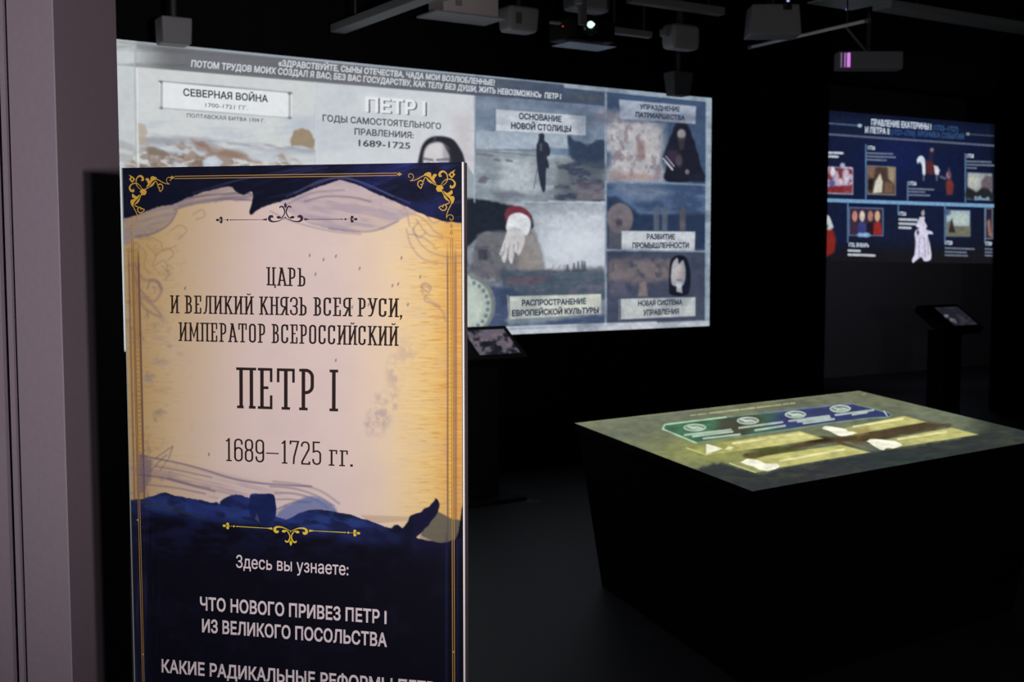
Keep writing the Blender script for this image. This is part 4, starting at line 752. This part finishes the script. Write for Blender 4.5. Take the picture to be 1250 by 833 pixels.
A.mix(0*X, (0, 0, 0))
YEL = (204, 198, 122)
for P in ([(846, 549), (886, 540), (976, 527), (1005, 535.5), (940, 545.5), (862, 556)], [(892, 566), (945, 555), (1026, 543.4), (1062, 552.4), (952, 571), (923, 577)], [(1012, 526), (1104, 508), (1131, 515.3), (1060, 527.5), (1040, 532)], [(1064, 540), (1093, 534.5), (1161.8, 522.4), (1194, 530.8), (1101, 545.5), (1085, 549)]):
    x0_ = min(p[0] for p in P); A.poly(P, YEL, 1.0, .95, tex=sstep(x0_-10, x0_+70, X)*.6+.35)
A.poly([(836, 545), (900, 538), (900, 550), (862, 557)], (150, 150, 80), 5, .5); A.poly([(886, 562), (925, 556), (925, 574)], (130, 130, 74), 5, .5); A.poly([(1040, 530), (1060, 520), (1060, 530)], (150, 120, 66), 4, .6)
for P in ([(895, 541.5), (935, 536)], [(952, 563), (1030, 549)], [(1042, 521), (1102, 511.5)], [(1096, 536.5), (1155, 527.5)], [(960, 532), (980, 530)]): A.line(P, 1.7, (238, 236, 176), .85, 1)
A.poly([(925, 533), (976, 527.5), (1000, 534), (940, 541)], (224, 220, 150), 3, .5)
A.line([(838, 547), (862, 555.5), (868, 554)], 1.2, (206, 206, 130), .85); A.line([(891, 566), (922, 577)], 1.2, (214, 214, 150), .85)
WH = (250, 250, 226)
A.poly([(862, 543), (864, 542.5), (882, 547.6), (876, 550.5), (862, 554.5)], WH, .8); A.poly([(889, 545), (896, 546), (892, 549.5), (885, 549)], (234, 232, 180), 1, .9)
A.poly([(903, 565), (912, 560.6), (925, 562), (935, 566.4), (948.3, 566.4), (950.5, 570.7), (938, 575), (928, 573.6), (919.5, 570)], WH, .9, wob=.6)
A.poly([(1003.4, 523.3), (1009, 520.4), (1032, 524), (1035, 526.5), (1045.8, 528.3), (1035, 532), (1023.5, 532), (1014, 527)], WH, .9, wob=.5); A.poly([(1057.4, 539), (1065.3, 536.2), (1090, 538.4), (1101, 543.4), (1091, 547.8), (1083, 547), (1078, 550), (1069.6, 546.3)], WH, .9, wob=.6)
A.line([(704, 517), (1049, 478.2)], 1.6, (130, 132, 104), .6, 1); A.ell(1055, 481.5, 2.5, 1.2, (170, 150, 90), .8, .5)
A.c = A.c*(.84+.30*A.n(9, 3, 4)[:, None])
A.build('projected_picture', art_mat('table_picture_light', True, sampling='FRONT'), tab, h=.0)

# ================================================================ touch terminals
def terminal(corner, z, label, pic, lx=.50):
    """corner: the far right top corner of the tilted head."""
    P = at_z(corner[0], corner[1], z); dy, dz = -.27, -.185; L = math.hypot(dy, dz)
    vx = np.array([1.0, 0, 0]); vs = np.array([0, -dy/L, -dz/L]); nn = np.cross(vx, vs)          # vs runs up the slope
    c = P-vx*lx/2-vs*L/2; AXk = np.array([vx, vs, nn])
    t = empty('touch_terminal', (c[0], c[1]+.02, 0)); tag(t, label, 'touch screen', 'touch terminals in front of the projections')
    MB().box(c-nn*.03, (lx, L, .06), AXk, bevel=.008).build('terminal_head', M_blackplastic, t)
    MB().box((c[0]-lx*.06, c[1]+.03, .46), (.24, .15, .88), taper=1.0, bevel=.006).build('pedestal', M_blackplastic, t)
    MB().box((c[0]-lx*.06, c[1]+.01, .012), (.46, .42, .024), bevel=.006).build('base_plate', M_blackplastic, t)
    pl = Plane(c+nn*.0015, vx, vs); a0, a, b = -lx*.17, lx/2-.035, L/2-.04
    Ar = Art(pl, [(a0, b), (a, b), (a, -b), (a0, -b)], 60, 44, (24, 24, 34)); pic(Ar)
    Ar.build('display', art_mat('terminal_picture_light', True, sampling='NONE'), t, h=.0005)
    d = Deco()
    for (x0, y0, x1, y1) in ((a0, b, a, b), (a0, -b, a, -b), (a0, -b, a0, b), (a, -b, a, b)): d.ribbon([(x0, y0), (x1, y1)], .006, False)
    d.build(pl, 'display_bezel', M_darksteel, t, .001)
    return t
def pic1(A):
    A.mix(sstep(.4, .65, A.n(7, 6, 3)), (98, 92, 104)); A.mix(sstep(.55, .75, A.n(9, 5, 3))*.8, (120, 104, 112)); A.mix(sstep(.62, .8, A.n(6, 5, 2))*.8, (40, 36, 46))
def pic2(A):
    A.c[:] = (32, 32, 40); A.ell(1155, 386, 3, 2, (110, 112, 124), .9, .4); A.poly([(1148, 390), (1152, 388), (1158, 396), (1153, 397)], (96, 98, 108), 1, .9); A.poly([(1159, 388), (1166, 390), (1168, 395), (1160, 392)], (110, 112, 120), 1, .9); A.mix(sstep(.55, .75, A.n(5, 4, 2))*.5, (60, 60, 70)); A.poly([(1168, 386), (1174, 386), (1182, 394), (1175, 394)], (54, 50, 56), 1, .8)
terminal((617, 397), 1.07, 'black tilted touch terminal mostly hidden behind the printed panel, under the large projection', pic1)
terminal((1168, 371), 1.10, 'black tilted touch terminal on a pedestal in front of the alcove projection', pic2)

# floor marking: small faint blue patch of colour
FL = Plane((0, 0, 0), (1, 0, 0), (0, 1, 0)); d = Deco()
d.blob([FL.loc(*p) for p in ((616, 612), (626, 608), (627, 610.5), (640, 609.5), (641, 607), (648, 610), (662, 612.5), (648, 614), (640, 613), (628, 614.5), (622, 615))], False)
fm = mesh_obj('floor_marking', FL.world(np.array(d.v), .001), d.f, mat('blue_floor_colour', linear=(.05, .065, .13), rough=.5)); tag(fm, 'faint blue marking on the dark floor near the printed panel', 'sticker')

# ================================================================ ceiling equipment
M_pw = mat('rosy_white_casing', linear=(.62, .54, .56), rough=.5, noise=.05, nscale=20); M_gw = mat('grey_white_casing', linear=(.29, .29, .31), rough=.5, noise=.05, nscale=20); M_dg = mat('dim_grey_casing', linear=(.20, .20, .22), rough=.6); M_tube = mat('pale_tube', linear=(.9, .94, .95), rough=.4)
M_slot = mat('vent_dark', linear=(.01, .01, .01), rough=.9)
def at_p(px, py, z): return at_z(px, py, z)
CAX = np.array([R, F, Z])
def hung(name, label, cat, c, dims, m, bevel, pole=True, taper=1.0, group=None, vents=True, pole_r=.018, turn=False):
    c = np.array(c); t = empty(name, (c[0], c[1], c[2]-dims[2]/2)); tag(t, label, cat, group)
    MB().box(c, dims, CAX if turn else None, taper=taper, bevel=bevel).build('casing', m, t)
    if vents and turn:
        for i in range(4): MB().box(c-R*(dims[0]*.28-i*.012)-F*(dims[1]/2+.0005), (.005, .003, dims[2]*.45), CAX).build('vent_slot', M_slot, t)
    elif vents:
        for i in range(4):
            MB().box((c[0]-dims[0]*.28+i*.012, c[1]-dims[1]/2-.0005, c[2]), (.005, .003, dims[2]*.45)).build('vent_slot', M_slot, t)
    if pole:
        MB().cyl((c[0], c[1], c[2]+dims[2]/2-.005), (c[0], c[1], HC-.012), pole_r, 12).build('mount_pole', M_darksteel, t)
        MB().cyl((c[0], c[1], HC-.014), (c[0], c[1], HC), .06, 16).build('ceiling_plate', M_darksteel, t)
    return t
G = 'projectors and casings hung under the ceiling'
t = hung('loudspeaker', 'small dim grey box hung above the upper left of the large projection', 'speaker', at_p(212, 39, 2.75), (.17, .14, .145), M_dg, .012, taper=.94, vents=False)
c = at_p(232, 42, 2.75); MB().sphere(c-F*.10, .006, 10).build('indicator', glow('pale_indicator', (190, 200, 190)), t)
# duct running along the room
def bar(name, label, cat, a, b, wdt, hgt, m, group=None):
    a, b = np.array(a), np.array(b); ax = (b-a)/np.linalg.norm(b-a); sd = np.cross(Z, ax); sd /= np.linalg.norm(sd); up = np.cross(ax, sd)
    t = empty(name, (a+b)/2); tag(t, label, cat, group); MB().box((a+b)/2, (np.linalg.norm(b-a), wdt, hgt), np.array([ax, sd, up]), bevel=min(wdt, hgt)*.12).build('rail', m, t)
    for k in (.15, .85):
        p = a+(b-a)*k; MB().cyl(p+Z*hgt*.4, (p[0], p[1], HC), .008, 8).build('hanger_rod', M_darksteel, t)
    return t
def along(px, py, z, axis, n0, n1):
    p = at_z(px, py, z); d_ = np.array([1.0, 0, 0]) if axis == 'x' else np.array([0, 1.0, 0]); return p+d_*n0, p+d_*n1
a, b = along(448, 22, 2.92, 'y', -1.3, .42); bar('cable_duct', 'grey cable duct running diagonally above the middle of the large projection', 'duct', a, b, .10, .05, M_steel)
a, b = along(850, 10, 3.12, 'x', -.55, .22); bar('lighting_rail', 'pale horizontal rail near the ceiling between two projectors', 'rail', a, b, .07, .05, M_dg)
a, b = along(779, 41, 2.96, 'x', -.25, .10); bar('lighting_rail', 'short dim rail leading to the rounded white casing', 'rail', a, b, .05, .04, M_dg)
a, b = along(1160, 20, 3.16, 'x', -.7, 1.6); bar('lighting_rail', 'long faint rail in the dark upper right corner', 'rail', a, b, .16, .05, mat('faint_steel', linear=(.26, .28, .28), rough=.6))
# tube along the room
p0, p1 = at_p(1057, 25.5, 3.0), at_p(918, 57, 3.0); t = empty('fluorescent_tube', (p0+p1)/2); tag(t, 'unlit pale tube running diagonally under the grey white casing', 'tube light')
MB().cyl(p0, p1, .011, 12).build('tube', M_tube, t, smooth=True)
for p in (p0, p1): MB().cyl(p, p+(p-(p0+p1)/2)/np.linalg.norm(p-(p0+p1)/2)*.03, .015, 12).build('end_cap', M_steel, t)
for k in (.15, .85):
    p = p0+(p1-p0)*k; MB().cyl(p+Z*.009, (p[0], p[1], HC), .006, 8).build('hanger_rod', M_darksteel, t)

# rosy projector with its shelf, top middle
c = at_p(566, 5, 3.10); t = hung('projector', 'rosy white projector on a shelf above the middle of the large projection', 'projector', c, (.40, .20, .17), M_pw, .012, group=G)
MB().box(c-Z*.092+np.array([-.03, -.02, 0]), (.50, .26, .010)).build('shelf', M_gw, t); cl = at_p(546, 2, 3.10)-F*.20; MB().cyl(cl, cl+F*.05, .024, 20).build('lens_barrel', M_blackplastic, t); MB().sphere(cl-F*.001, .014, 14).build('lens', glow('violet_lens', (190, 150, 220)), t)
c = at_p(633, 25, 3.04); t = hung('projector', 'grey white projector with rounded underside beside the rosy one', 'projector', c, (.24, .16, .16), M_gw, .03, taper=.9, group=G)
c = at_p(716, 4, 3.20); t = hung('ceiling_casing', 'rounded white casing directly above the lit projector lens', 'casing', c, (.30, .16, .12), M_gw, .04, group=G, pole=True, vents=False)
# lit projector: dark body, glass eye shining to the camera, mirror plate below
c = at_p(712, 36, 2.93); t = empty('projector', (c[0], c[1], c[2]-.08)); tag(t, 'dark projector with a shining round lens and a mirror plate beneath', 'projector', G)
MB().box(c+F*.10, (.36, .22, .13), bevel=.012).build('casing', M_blackplastic, t); e = at_p(719, 36.5, 2.93)-F*.13
MB().cyl(e+F*.03, e+F*.14, .05, 24, .055).build('lens_barrel', M_blackplastic, t); MB().sphere(e+F*.028, .052, 24, (1, 1, 1)).build('lens', mat('lens_glass', linear=(.012, .03, .022), rough=.08, spec=.8), t, smooth=True)
MB().sphere(at_p(719, 35.5, 2.93)-F*.148, .021, 16).build('lamp_glow', glow('lens_glow', (200, 245, 225), 1.6), t); MB().sphere(at_p(716.2, 36, 2.93)-F*.16, .007, 10).build('lamp_glow', glow('lens_core', (255, 255, 255), 3), t); MB().sphere(at_p(722.5, 35.7, 2.93)-F*.16, .007, 10).build('lamp_glow', glow('lens_core', (255, 255, 255), 3), t)
pc = at_p(713, 56.5, 2.83); MB().box(pc, (.36, .20, .006)).build('mirror_plate', mat('mirror_plate', linear=(.20, .22, .27), rough=.25, metal=.3), t)
MB().cyl(at_p(708, 0, 2.93)+F*.1-Z*.0, (at_p(708, 0, 2.93)+F*.1)*[1, 1, 0]+Z*HC, .02, 12).build('mount_pole', M_dg, t); MB().box(at_p(711, 14, 2.99), (.045, .03, .16)).build('mount_bracket', mat('bracket_grey', linear=(.12, .12, .14), rough=.5), t)
MB().sphere(at_p(686, 36.5, 2.93)-F*.12, .004, 8).build('indicator', glow('orange_indicator', (230, 90, 40)), t); MB().box(at_p(678, 28, 2.95), (.07, .03, .012)).build('cable_clip', M_dg, t)
for k in (-.14, .14): MB().cyl(pc+np.array([k, 0, 0]), pc+np.array([k, 0, .12]), .004, 8).build('plate_rod', M_darksteel, t)
# others
c = at_p(831, 46, 2.96); t = hung('ceiling_casing', 'rounded octagonal white casing above the right end of the large projection', 'casing', c, (.24, .14, .165), mat('mid_grey_casing', linear=(.30, .30, .32), rough=.55), .045, group=G, vents=False); MB().box(c+np.array([-.135, 0, .02]), (.05, .06, .05), bevel=.01).build('side_socket', M_dg, t)
c = at_p(828, 103, 2.72); hung('loudspeaker', 'very faint grey box just above the right end of the large projection', 'speaker', c, (.18, .12, .165), mat('faint_casing', linear=(.075, .08, .085), rough=.7), .008, taper=.8, vents=False)
c = at_p(943, 27, 3.06); t = hung('projector', 'grey white projector above the pale tube', 'projector', c, (.31, .20, .20), M_gw, .012, taper=1.1, group=G, turn=True, vents=False); MB().sphere(at_p(955, 7, 3.12)-F*.16, .009, 10).build('indicator', glow('pale_blue_indicator', (170, 190, 230)), t); MB().box(at_p(958, 13, 3.11)-F*.12, (.035, .02, .03)).build('socket', M_slot, t)
c = at_p(1038, 2, 3.18); t = empty('ceiling_plate', c); tag(t, 'flat greenish plate with a tiny blue light near the top edge', 'plate'); MB().box(c, (.42, .36, .012), bevel=.003).build('plate', mat('greenish_plate', linear=(.42, .54, .50), rough=.4), t); MB().cyl(c, (c[0], c[1], HC), .015, 10).build('mount_pole', M_darksteel, t); e = at_p(1034, 11.5, 3.172); MB().sphere(e-Z*.003, .007, 10).build('indicator', glow('blue_indicator', (120, 170, 255), 2), t)
c = at_p(1060, 75, 2.90); t = hung('projector', 'dark grey projector with glowing violet vent stripes at its end', 'projector', c, (.46, .13, .125), mat('dark_grey_casing', linear=(.26, .245, .28), rough=.5), .008, group=G, vents=False, turn=True)
for i, (wd_, col_) in enumerate(((.008, (120, 96, 130)), (.010, (150, 110, 170)), (.022, (214, 130, 232)))):
    MB().box(c-R*(.212-i*.026)-F*.0665, (wd_, .003, .10), CAX).build('lit_vent', glow('violet_vent_light_%s' % 'abc'[i], col_), t)
a_, b_ = at_p(1032, 32, 3.12), c+np.array([0, 0, .05]); MB().cyl(a_, b_, .008, 8).build('brace', M_dg, t)
